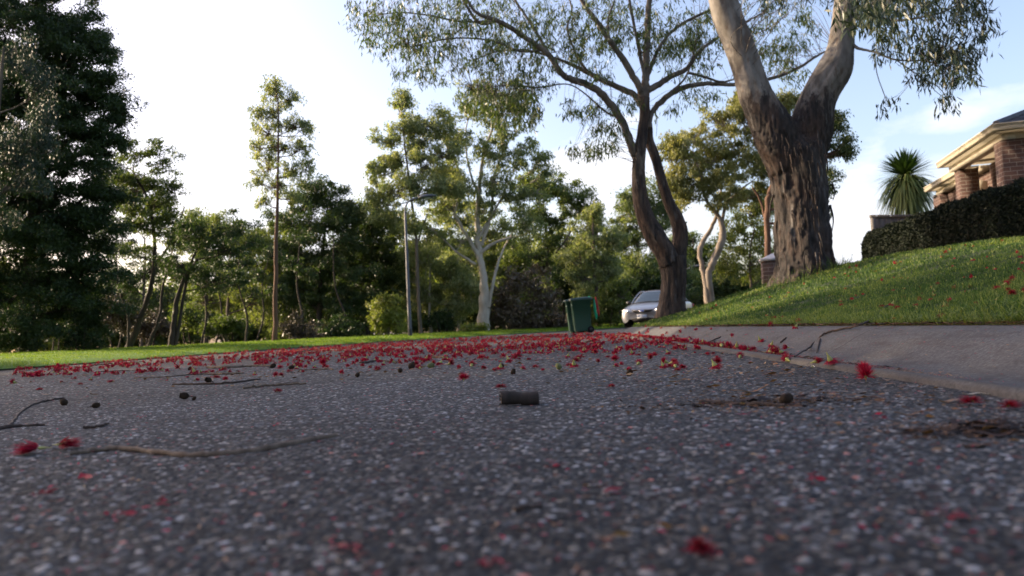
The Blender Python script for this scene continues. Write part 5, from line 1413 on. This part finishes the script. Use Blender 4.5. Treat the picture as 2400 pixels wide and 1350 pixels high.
# ------------------------------------------------------------ fallen flowers
M['petal'] = leafmat('red stamens', (.16, .002, .010), (.34, .003, .026), (.55, .015, .07), .25, .55, (1.1, .3, .5))
M['calyx'] = leafmat('green yellow flower cup', (.14, .17, .04), (.30, .30, .09), (.45, .40, .14), .2, .5)
def flower_mesh(kind, lod=0):
    """stamens + cup, local origin on the ground, roughly 6 cm wide"""
    s_ = MB(); c = MB()
    nf = (230, 110, 34)[lod]; wdt = (.0011, .0020, .0046)[lod]
    tilt = {0: 0.0, 1: 1.25, 2: 2.7, 3: .8, 4: 1.5}[kind]
    axis = np.array([math.sin(tilt), 0, math.cos(tilt)])
    L = .030
    cup = np.array([0, 0, .012]) if kind != 2 else np.array([0, 0, .020])
    d = rng.normal(size=(nf, 3)); d /= np.linalg.norm(d, axis=1, keepdims=True)
    spread = {0: .75, 1: .7, 2: .6, 3: 1.1, 4: .5}[kind]
    d = d*spread+axis*.62; d /= np.linalg.norm(d, axis=1, keepdims=True)
    d[:, 2] = np.where(cup[2]+d[:, 2]*L < .003, -(cup[2]-.003)/L, d[:, 2])
    l = L*rng.uniform(.7, 1.12, nf)
    P = cup+d*.005; T = cup+d*l[:, None]; md = (P+T)/2+rng.normal(0, .0016, (nf, 3))
    sd = np.cross(d, rng.normal(size=(nf, 3))); sd /= np.linalg.norm(sd, axis=1, keepdims=True)
    w = wdt/2
    V = np.stack([P+sd*w, P-sd*w, md-sd*w, md+sd*w, T], 1).reshape(-1, 3); i = np.arange(nf)*5
    at = np.repeat(np.clip(rng.normal((.5, .35, .55, .2, .42)[kind], .25, nf), 0, 1), 5)
    s_.add(V, np.concatenate([np.stack([i, i+1, i+2, i+3], -1), np.stack([i+3, i+2, i+4, i+4], -1)]), 0, at)
    # cup
    prof = [(.0008, -.020), (.0022, -.012), (.0060, -.004), (.0075, .001), (.0068, .003), (.002, .001)]
    c.lathe(prof, (10, 8, 5)[lod], att=.55)
    z = axis; x = np.cross(z, [0, 1, 0]); x /= np.linalg.norm(x); y = np.cross(z, x)
    Rm = np.stack([x, y, z], 1)
    c.v[0] = c.v[0]*(((1.25 if kind in (1, 2) else .55)) if lod < 2 else (.8 if kind in (1, 2) else .4)); c.v[0] = c.v[0]@Rm.T+cup; c.v[0][:, 2] = np.maximum(c.v[0][:, 2], .0008)
    return s_, c
FL = []
for kind in range(5):
    s_, c = flower_mesh(kind, 0)
    root = empty('fallen_flower', (0, 0, -5)); a = s_.build('stamens', M['petal'], root); d = c.build('flower_cup', M['calyx'], root, smooth=True)
    FL.append((root, a, d))
FM = []
for kind in range(5):
    s_, c = flower_mesh(kind, 1)
    s_.add(c.v[0], c.f[0], 1, .55); o = s_.build('fallen_flower', [M['petal'], M['calyx']]); o.location = (0, 0, -5); FM.append(o)
FLOW_L = {'road': ('red feathery flower lying on the asphalt', 'red flowers scattered over the road'), 'gutter': ('red feathery flower lying in the kerb channel', 'red flowers in the kerb channel'), 'lawn': ('red feathery flower lying on the sloping lawn', 'red flowers on the lawn')}
nplaced = 0
def place_flower(x, y, z, sc, where, label=None, kind=None, full=False):
    global nplaced
    k = int(rng.integers(0, 5)) if kind is None else kind
    rz = rng.uniform(0, 6.28); lab, grp = FLOW_L[where]
    if full:
        r0, a, d = FL[k]; r = r0.copy(); COL.objects.link(r)
        for ch in (a, d):
            cc = ch.copy(); COL.objects.link(cc); cc.parent = r
    else:
        r = FM[k].copy(); COL.objects.link(r)
    r.location = (x, y, z); r.scale = (sc*rng.uniform(.85, 1.25), sc*rng.uniform(.8, 1.15), sc*((.6 if k in (3, 4) and where == 'road' else 1.0)*rng.uniform(.75, 1.2))); r.rotation_euler = (0, 0, rz)
    r['label'] = label or lab; r['category'] = 'flower'; r['group'] = grp
    nplaced += 1
    return r
NAMED = [(1087, 895, 1.25, 0, 'road', 'red flower lying by itself beyond the stubby brown stick'), (1175, 910, .8, 3, 'road', 'small red flower just behind the stubby brown stick'), (1106, 862, 1.15, 1, 'road', 'red flower with a pale green cup facing the camera, mid road'),
    (1132, 866, 1.1, 4, 'road', 'flattened red flower touching the pale cupped one mid road'), (2030, 898, 1.25, 0, 'road', 'large red flower lying against the concrete channel lip'), (1947, 866, 1.1, 2, 'gutter', 'upright red flower with olive cup in the kerb channel'),
    (2025, 876, 1.15, 0, 'gutter', 'spiky red flower just behind the channel lip'), (2280, 948, .9, 3, 'road', 'blurred red flower beside an orange leaf at the right'), (2365, 960, .9, 3, 'road', 'blurred red flower at the right edge of the road'),
    (95, 1064, 1.5, 4, 'road', 'blurred red flower resting on the end of the curved stick'), (140, 1054, 1.3, 4, 'road', 'blurred red flower pressed against the curved stick'), (1645, 1296, .85, 4, 'road', 'out of focus red flower at the bottom of the view'),
    (650, 920, .8, 3, 'road', 'small red flower right of the two parallel sticks'), (757, 860, 1.5, 0, 'road', 'round red flower standing out left of the middle'), (265, 897, 1.2, 4, 'road', 'flattened dark red flower on the left of the road'),
    (330, 878, 1.1, 0, 'road', 'red flower alone beside the long thin stick'), (65, 864, 1.5, 2, 'road', 'red flower at the far left edge of the road'), (1432, 909, .6, 3, 'road', 'tiny red flower right of the stubby brown stick'),
    (1550, 905, .0, 0, 'road', ''), (1735, 842, 1.1, 1, 'gutter', 'red flower with a yellow pointed cup at the start of the channel lip'), (1845, 850, 1.1, 1, 'gutter', 'red flower with a yellow pointed cup in the channel'), (1913, 858, .9, 1, 'gutter', 'small red flower beside a curled white petal in the channel'),
    (1497, 857, 1.1, 1, 'road', 'red flower with a yellow cup right of the middle of the road'), (1440, 862, 1.0, 4, 'road', 'flat red flower near the middle right of the road'), (1348, 850, 1.1, 3, 'road', 'red flower near the very middle of the road')]
for (px, py, sc, k, wh, lab) in NAMED:
    if sc == 0: continue
    p = G(px, py); place_flower(p.x, p.y, gzf(p.x, p.y)+.001, sc, wh, lab, k, True)
for _ in range(34):
    px, py = rng.uniform(900, 1720), rng.uniform(838, 874); p = G(px, py)
    if p.x < 1.0: place_flower(p.x, p.y, gzf(p.x, p.y)+.001, rng.uniform(.7, 1.15), 'road', None, None, True)
for _ in range(10):
    px, py = rng.uniform(80, 900), rng.uniform(850, 880); p = G(px, py); place_flower(p.x, p.y, .001, rng.uniform(.6, 1.1), 'road', None, None, True)
# scattered: positions over road, channel and lawn
pos = []
n = 0
while n < 3000:
    Yk = 3.6*math.exp(rng.uniform(0, 1)**.72*math.log(25/3.6)); cl_ = math.sin(Yk*2.1+1)*.5+math.sin(Yk*.9)*.5
    xx = rng.uniform(-8.6, 1.0)
    if xx < -7.25+float(off(Yk)) : continue
    px = 1317+1750*xx/Yk
    if px < -40: continue
    dens = np.interp(Yk, [3.6, 4.3, 5.5, 7, 18, 25], [.14, .55, .9, 1, .9, .25])*(1 if xx > -5.5 else .6)
    if Yk < 7 and px < 500: dens *= .6
    cl_ = .55+.45*math.sin(xx*3.1+math.sin(Yk*1.7)*2)*math.sin(Yk*2.3+math.cos(xx*2.2)*2)
    if rng.uniform() > dens*min(1, cl_*1.2): continue
    for q_ in range(int(rng.integers(1, 4)) if Yk > 5 else 1):
        pos.append((min(1.0, xx+rng.normal(0, .05)*(q_ > 0)), Yk+rng.normal(0, .06)*(q_ > 0), 'road')); n += 1
for _ in range(420):
    Yk = 3.8*math.exp(rng.uniform(0, 1)*math.log(15/3.8)); 
    if rng.uniform() > np.interp(Yk, [3.8, 5, 6], [.1, .5, 1]): continue
    pos.append((rng.normal(1.075, .04), Yk, 'gutter'))
for _ in range(26):
    Yk = rng.uniform(3.4, 15); pos.append((rng.uniform(1.2, 1.5), Yk, 'gutter'))
for _ in range(135):
    Yk = 3.2*math.exp(rng.uniform(0, 1)**.8*math.log(14.5/3.2)); uu_ = rng.uniform(1.55, min(.62*Yk, 6.5)) if .62*Yk > 1.6 else 1.6
    pos.append((uu_, Yk, 'lawn'))
pos.sort(key=lambda p: p[1])
road_l = [p for p in pos if p[2] == 'road']; other = [p for p in pos if p[2] != 'road']
other_i = [p for p in other if p[2] == 'gutter'][:70]+[p for p in other if p[2] == 'lawn'][:95]
budget = 297-nplaced-len(other_i)
ind = road_l[:budget]+other_i
rest = road_l[budget:]+[p for p in other if p not in other_i]
for (x, y, wh) in ind:
    place_flower(x, y, gzf(x, y)+(.012 if wh == 'lawn' else .001), rng.uniform(.5, 1.2)*(1.0 if y < 6 else 1.1)*(.80 if wh == 'lawn' else 1.1 if wh == 'gutter' else 1), wh, full=(y < 4.6))
LOD = [flower_mesh(k, 2) for k in range(5)]
b = MB()
for (x, y, wh) in rest:
    s_, c = LOD[int(rng.integers(0, 5))]; a = rng.uniform(0, 6.28); sc = rng.uniform(.7, 1.4)*1.05
    Rz = np.array([[math.cos(a), -math.sin(a), 0], [math.sin(a), math.cos(a), 0], [0, 0, 1]])*sc
    o_ = np.array([x, y, gzf(x, y)+(.012 if wh == 'lawn' else .0)])
    b.add(s_.v[0]@Rz.T+o_, s_.f[0], 0, s_.att[0]); b.add(c.v[0]@Rz.T+o_, c.f[0], 1, .55)
tag(b.build('fallen_flowers', [M['petal'], M['calyx']]), kind='stuff')
for r, a, d in FL:
    bpy.data.objects.remove(a); bpy.data.objects.remove(d); bpy.data.objects.remove(r)
for o in FM: bpy.data.objects.remove(o)

# ------------------------------------------------------------ sticks, nuts, leaves on the road
M['stick'] = bark('weathered stick', (.06, .038, .024), (.22, .16, .11), sc=40, bumpd=.002)
M['stick_dark'] = bark('dark stick', (.02, .013, .010), (.09, .055, .035), sc=40, bumpd=.002)
M['nut'] = simple('woody gumnut', (.030, .018, .010), .8, 0, .5, 60, .002)
M['nut_hole'] = simple('dark nut mouth', (.008, .005, .003), .9, 0, .1, 60)
def stick(label, pts, r0, r1, mat='stick', lift=0.0, name='twig', fork=None):
    """twig laid on the ground through the given photograph points"""
    P = []
    for k, p in enumerate(pts):
        g = G(p[0], p[1], .004); P.append([g.x, g.y, gzf(g.x, g.y)+r0*.8+(p[2] if len(p) > 2 else 0)])
    Q = spline(np.array(P), n=len(P)*8); n = len(Q)
    o_ = Q[0].copy(); rad = np.interp(np.linspace(0, 1, n), [0, .9, 1], [r0, r1, r1*.7])*(1+.12*np.sin(np.arange(n)*1.9))
    Q2 = Q-o_; Q2[1:-1] += rng.normal(0, r0*.25, (n-2, 3))
    b = MB(); b.tube(Q2, rad, 9, rough=.07)
    if fork is not None:
        F = []
        for p in fork:
            g = G(p[0], p[1], .004); F.append([g.x, g.y, gzf(g.x, g.y)+r1])
        F = spline(np.array(F), n=8)-o_; b.tube(F, np.linspace(r1, r1*.5, len(F)), 6)
    o = b.build(name, M[mat], smooth=True); o.location = o_; tag(o, label, 'stick')
    return o
stick('long curved pale stick in the blurred left foreground', [(165, 1062), (280, 1050), (430, 1066), (560, 1060), (660, 1045), (790, 1020)], .0042, .0065)
stick('thin bent stick at the left edge pointing away', [(20, 1000), (55, 960), (95, 942), (150, 932)], .004, .004, 'stick_dark')
stick('short dark stick at the left edge', [(-20, 1008), (40, 1000), (105, 996)], .006, .004, 'stick_dark')
stick('long thin pale stick lying across the left of the road', [(315, 886), (390, 883), (460, 877), (520, 876), (570, 874)], .005, .007)
stick('crooked bark covered stick with a knot, nearer of the left pair', [(405, 901), (470, 900), (540, 897), (610, 889)], .005, .006, 'stick_dark')
stick('straight thin stick right of the knotted stick', [(570, 909), (640, 903), (718, 899)], .006, .005, 'stick')
stick('very thin twig just above the straight thin stick', [(648, 899), (700, 895)], .003, .003, 'stick_dark')
stick('long forked twig near the left lawn', [(215, 856), (270, 852), (330, 848), (332, 846)], .008, .006, 'stick_dark')
stick('thin twig between the left lawn and the flowers', [(222, 872), (290, 868), (345, 867)], .004, .004, 'stick_dark')
stick('thin twig beyond the round red flower', [(700, 868), (770, 865), (780, 866)], .006, .005, 'stick')
stick('bundle of bark beside the flowers on the left', [(485, 862), (530, 862), (580, 859), (640, 858)], .010, .008, 'stick')
stick('thin arched twig among the flowers left of centre', [(690, 827), (740, 820), (790, 822), (880, 824)], .010, .008, 'stick_dark')
stick('curled bark strip among the flowers', [(850, 852), (890, 846), (930, 850)], .010, .006, 'stick_dark')
stick('pale broken twig at the middle of the road', [(1015, 838), (1050, 838)], .012, .010, 'stick')
stick('dark twig left of the kerb channel', [(1330, 822), (1380, 818)], .012, .010, 'stick_dark')
stick('short dark blurred twig low in the view', [(1205, 1192), (1270, 1186)], .0032, .0025, 'stick_dark')
stick('short dark stick on the left foreground asphalt', [(195, 1001), (230, 999), (255, 992)], .004, .003, 'stick_dark')
stick('tiny dark twig in the left middle ground', [(213, 923), (232, 924)], .004, .003, 'stick_dark')
stick('brown twig lying along the asphalt at the right', [(1640, 944), (1720, 946), (1840, 952)], .006, .005, 'stick_dark')
stick('forked grey stick reaching from the lawn over the kerb into the channel', [(2120, 712, .02), (2085, 722, .02), (2050, 748, .015), (2020, 766, .012), (1960, 776, .004), (1930, 786), (1900, 812), (1862, 836)], .006, .0045, 'stick_dark', fork=[(1922, 796), (1919, 810), (1914, 826)])
stick('fine dark twig slanting up the kerb nearest the trees', [(1655, 805), (1690, 790)], .006, .005, 'stick_dark')
stick('pair of slanting bark slivers on the kerb', [(1666, 808), (1676, 800)], .010, .006, 'stick_dark')
stick('bark sliver on the kerb left of the forked stick', [(1830, 803), (1843, 793)], .006, .004, 'stick_dark')
stick('leafy twig low on the kerb face', [(1805, 826), (1815, 822), (1825, 814)], .005, .005, 'stick')
# stubby brown stick (the large one)
p = G(1218, 950); o_ = np.array([p.x, p.y, .0])
d = CR.copy(); d.z = 0; d.normalize()
M['stub'] = bark('dark stubby branch', (.010, .007, .005), (.045, .028, .020), sc=50, bumpd=.002)
b = MB(); L = .100
sx = np.linspace(0, 1, 16); Q = np.stack([(sx-.5)*L, .002*np.sin(sx*5), .0185+.001*np.sin(sx*7)], 1)
b.tube(Q, .0175*(1+.05*np.sin(sx*9)+.04*np.sin(sx*21)), 22, rough=.022)
for a in range(9):
    t = rng.uniform(0, 6.28); b.tube([(-L*.5, math.cos(t)*.0165, .0185+math.sin(t)*.0165), (-L*.5-.004, math.cos(t)*.018, .0185+math.sin(t)*.017)], .002, 4)
o = b.build('broken_branch', M['stub'], smooth=False); o.location = o_; o.rotation_euler = (0, R(3.5), math.atan2(d.y, d.x)); tag(o, 'short thick brown piece of branch lying in the middle foreground', 'stick')
# gumnuts
def nut(label, px, py, sc, rz=0.0, tilt=70, green=False):
    p = G(px, py); root = tag(empty('gumnut', (p.x, p.y, gzf(p.x, p.y)), rz), label, 'gumnut', 'gumnuts on the road')
    s_, c = math.sin(R(tilt)), math.cos(R(tilt)); Rm = np.array([[c, 0, s_], [0, 1, 0], [-s_, 0, c]])
    def lt(prof, name, mat, par):
        b = MB(); b.lathe(np.array(prof)*sc, 16); b.v[0] = b.v[0]@Rm.T+np.array([0, 0, .0125*sc]); return b.build(name, mat, par, smooth=True)
    lt([(.0012, -.034), (.002, -.016), (.007, -.014), (.0115, -.008), (.013, 0), (.0115, .008), (.009, .012), (.0098, .015), (.0085, .0155), (.0075, .010)], 'shell', M['nut'] if not green else M['nutg'], root)
    lt([(.0078, .0125), (.004, .009), (0, .008)], 'nut_opening', M['nut_hole'], root)
M['nutg'] = simple('green gumnut', (.10, .11, .045), .7, 0, .4, 60, .001)
for (px, py, sc, rz, tl, gr_, lab) in ((150, 951, 1.0, 2.6, 60, False, 'dark gumnut beside the bent stick at the left'), (432, 936, 1.05, 3.6, 80, False, 'dark open gumnut in front of the left twigs'), (455, 938, .5, 1.0, 50, False, 'small orange brown nut next to the dark open gumnut'),
    (489, 898, 1.15, 4.4, 70, False, 'gumnut sitting on the knotted stick'), (445, 868, 1.1, 1.0, 40, False, 'round gumnut left of the bark bundle'), (640, 863, 1.4, .4, 60, False, 'round gumnut at the right end of the bark bundle'),
    (683, 866, 1.2, .9, 80, False, 'gumnut left of the round red flower'), (965, 865, 1.5, 1.1, 50, False, 'gumnut with its stalk near the middle'), (938, 874, 1.0, 2.1, 80, False, 'smaller gumnut left of the stalked one'), (1010, 864, 1.3, 0, 85, True, 'green gumnut near the middle of the road'),
    (1203, 878, .9, 1, 30, False, 'tiny nut beyond the stubby brown stick'), (1178, 861, .7, 2, 50, False, 'tiny dark nut left of the middle'), (1310, 866, 1.1, 2, 60, True, 'olive gumnut right of the middle'), (1476, 880, .9, 0, 40, False, 'small brown nut right of the middle'),
    (1842, 950, 1.0, .5, 70, False, 'brown gumnut at the end of the right hand twig'), (838, 884, .9, 1.5, 70, False, 'flat brown nut left of the stalked gumnut'), (225, 957, .8, .5, 80, False, 'small pale nut right of the dark gumnut at the left'), (1040, 829, 1.3, 1.2, 70, False, 'nut among the far flowers')):
    nut(lab, px, py, sc, rz, tl, gr_)
# fallen gum leaves, one by one
M['leafb'] = leafmat('brown fallen leaf', (.10, .045, .02), (.22, .11, .05), (.38, .24, .12), .2)
M['leafd'] = leafmat('dark rotten leaf', (.012, .006, .004), (.03, .014, .009), (.10, .05, .03), .05, .8)
M['leafp'] = leafmat('pale fallen leaf', (.30, .25, .20), (.45, .40, .34), (.6, .55, .5), .15)
def fallen(label, px, py, L, w, az, mat, curl=.3, at=.5, lift=0.0):
    p = G(px, py); n = 9; t = np.linspace(0, 1, n)
    ww = w*np.sin(np.pi*np.clip(t, .03, .97))**.8/2
    x = (t-.5)*L; z = .0015+.4*curl*L*(t-.5)**2*1.6+.03*L*np.sin(t*9+px); b = MB()
    V = np.vstack([np.stack([x, ww, z+.10*w], 1), np.stack([x, 0*ww, z], 1), np.stack([x, -ww, z+.10*w], 1)]); i = np.arange(n-1)
    b.add(V, np.concatenate([np.stack([i, i+1, i+1+n, i+n], -1), np.stack([i+n, i+1+n, i+1+2*n, i+2*n], -1)]), 0, np.clip(at+rng.normal(0, .1, len(V)), 0, 1))
    o = b.build('fallen_leaf', M[mat]); o.location = (p.x, p.y, gzf(p.x, p.y)+lift); o.rotation_euler = (0, 0, az); tag(o, label, 'leaf')
for a in ((195, 881, .09, .022, .3, 'leafb', .7, .9, 'yellow green curled leaf on the left of the road'), (218, 866, .06, .02, .1, 'leafp', .3, .8, 'small white leaf scrap on the left of the road'), (1875, 740, .13, .05, .1, 'leafp', .3, .2, 'pale brown leaf lying on the lawn near the kerb'),
          (1905, 862, .035, .016, 1.2, 'leafp', 1.0, .9, 'curled white petal in the kerb channel'), (1752, 920, .10, .02, .1, 'leafb', .5, .5, 'orange brown leaf on the asphalt right of centre'), (2240, 943, .08, .02, .2, 'leafb', .3, .6, 'orange leaf beside the blurred red flower at the right'),
          (2290, 925, .06, .014, -.2, 'leafp', .2, .3, 'thin tan leaf against the channel lip at the right'), (2285, 1000, .085, .034, .0, 'leafd', .5, .3, 'dark curled leaf in the right foreground'), (2330, 1025, .06, .03, -.4, 'leafd', .6, .5, 'second dark leaf just in front of the curled one at the right'),
          (2290, 1050, .05, .018, .3, 'leafd', .3, .9, 'brown leaf nearest the camera at the right'), (2130, 975, .05, .015, -.2, 'leafb', .6, .3, 'brown and green leaf right of the gumnut twig'), (1420, 1272, .022, .009, .1, 'leafb', .5, .4, 'blurred tan leaf at the bottom of the view'),
          (1365, 805, .22, .10, .2, 'leafb', .7, .1, 'big brown curled leaf among the flowers'), (1085, 822, .08, .03, .5, 'leafp', .4, .6, 'pale leaf among the flowers in the middle'), (150, 897, .05, .02, .8, 'leafb', .5, .5, 'small rust leaf at the far left'), (690, 837, .12, .03, 0, 'leafp', .2, .9, 'white leaf among the flowers on the left')):
    fallen(a[8], *a[:8])
# litter: red threads, petal scraps, bark flecks
def litter(name, mat, N, szr, asp, y0, y1, zone='road', p=1.0, hi=.004):
    b = MB(); Y = y0*np.exp(rng.uniform(0, 1, N)**p*math.log(y1/y0)); u = rng.uniform(-1, 1, N)
    if zone == 'road': X = np.clip(Y*.78, .4, 7.2)*u; X = np.where(X > .94, rng.uniform(-.9, .94, N), X); z = np.full(N, .0025)
    elif zone == 'kerb': X = 1.0+rng.uniform(0, 1, N)**1.5*.5; z = gz(X, Y)+.0015
    elif zone == 'channel': X = rng.normal(1.085, .032, N); z = gz(X, Y)+.002
    else: X = 1.53+rng.uniform(0, 1, N)**.9*.13; z = np.maximum(zlawn(X, Y), gz(X, Y))+.004
    az = rng.uniform(0, 6.28, N); L = szr*rng.uniform(.4, 1.5, N)*np.clip(Y/3, .8, 2); P = np.stack([X, Y, z+rng.uniform(0, hi, N)], -1)
    D = np.stack([np.cos(az), np.sin(az), rng.uniform(-.1, .25, N)], -1)
    D /= np.linalg.norm(D, axis=1, keepdims=True); S = np.stack([-np.sin(az), np.cos(az), rng.uniform(-.4, .4, N)], -1)*(L*asp/2)[:, None]
    V = np.stack([P, P+D*L[:, None]*.5+S, P+D*L[:, None], P+D*L[:, None]*.5-S], 1).reshape(-1, 3); V[:, 2] = np.maximum(V[:, 2], np.repeat(z, 4)-.001)
    i = np.arange(N)*4; b.add(V, np.stack([i, i+1, i+2, i+3], -1), 0, np.repeat(np.clip(rng.normal(.4, .25, N), 0, 1), 4))
    tag(b.build(name, M[mat]), kind='stuff')
litter('red_petal_litter', 'petal', 2600, .010, .28, .45, 9)
litter('red_petal_litter', 'petal', 5200, .013, .3, 4.2, 22, p=.7)
litter('bark_litter', 'leafb', 2600, .014, .22, .5, 20, p=.8)
litter('bark_litter', 'leafb', 900, .012, .25, 2.2, 14, 'kerb')
litter('red_petal_litter', 'petal', 1300, .012, .2, 1.6, 14, 'kerb')
litter('red_petal_litter', 'petal', 3000, .016, .2, 2.6, 15, 'channel', hi=.010)
litter('bark_litter', 'leafb', 4200, .020, .22, 2.2, 15, 'channel', hi=.009)
litter('bark_litter', 'leafd', 1800, .024, .25, 2.6, 12, 'channel', hi=.009)
litter('bark_litter', 'leafd', 5200, .022, .3, 1.8, 15, 'edge', hi=.008)
litter('bark_litter', 'leafb', 11000, .020, .25, 1.8, 15, 'edge', hi=.008)
litter('red_petal_litter', 'petal', 1800, .014, .25, 1.8, 15, 'edge', hi=.012)

# drifts of leaf crumbs and bark on the asphalt
def drift(px, py, sx, sy, N, sz, mat='leafb'):
    p = G(px, py); b = MB(); X = p.x+rng.normal(0, sx, N); Y = p.y+rng.normal(0, sy, N)
    ok = X < .94; X, Y = X[ok], Y[ok]; N = len(X)
    z = np.abs(rng.normal(.002, .003, N)); az = rng.normal(0, .9, N); L = sz*rng.lognormal(0, .5, N)
    D = np.stack([np.cos(az), np.sin(az), rng.normal(0, .12, N)], -1); S = np.stack([-np.sin(az), np.cos(az), rng.normal(0, .5, N)], -1)*(L*.16)[:, None]
    P = np.stack([X, Y, z+.002], -1)
    V = np.stack([P, P+D*L[:, None]*.5+S, P+D*L[:, None], P+D*L[:, None]*.5-S], 1).reshape(-1, 3); V[:, 2] = np.maximum(V[:, 2], .001)
    i = np.arange(N)*4; b.add(V, np.stack([i, i+1, i+2, i+3], -1), 0, np.repeat(np.clip(rng.normal(.28, .25, N), 0, 1), 4))
    tag(b.build('leaf_crumbs' if mat != 'petal' else 'red_petal_litter', M[mat]), kind='stuff')
drift(1760, 948, .16, .10, 700, .010)
drift(2280, 1010, .10, .07, 420, .009)
drift(2300, 1015, .07, .035, 260, .018, 'leafd')
drift(1780, 946, .12, .05, 300, .016, 'leafd')
drift(1650, 880, .35, .35, 500, .013)
drift(1850, 900, .25, .5, 500, .012)
drift(560, 880, .5, .3, 500, .014)
drift(1200, 850, 1.2, .8, 900, .018)
drift(900, 1100, .5, .3, 160, .006)
drift(1500, 1250, .12, .05, 60, .006)
drift(2100, 960, .25, .2, 300, .008)

for (px, py, s_) in ((205, 1120, 1), (95, 1165, 1), (290, 1215, 1.2), (370, 1188, .8), (1290, 1100, .6), (2220, 1222, 1), (800, 1300, .8), (1420, 1160, .6), (1740, 975, .8), (640, 1000, .7), (330, 980, .7), (2060, 985, .7), (1900, 1130, .6), (1130, 1330, .7), (60, 1060, 1), (1700, 1050, .7)):
    drift(px, py, .010*s_, .007*s_, int(26*s_), .007, 'petal')
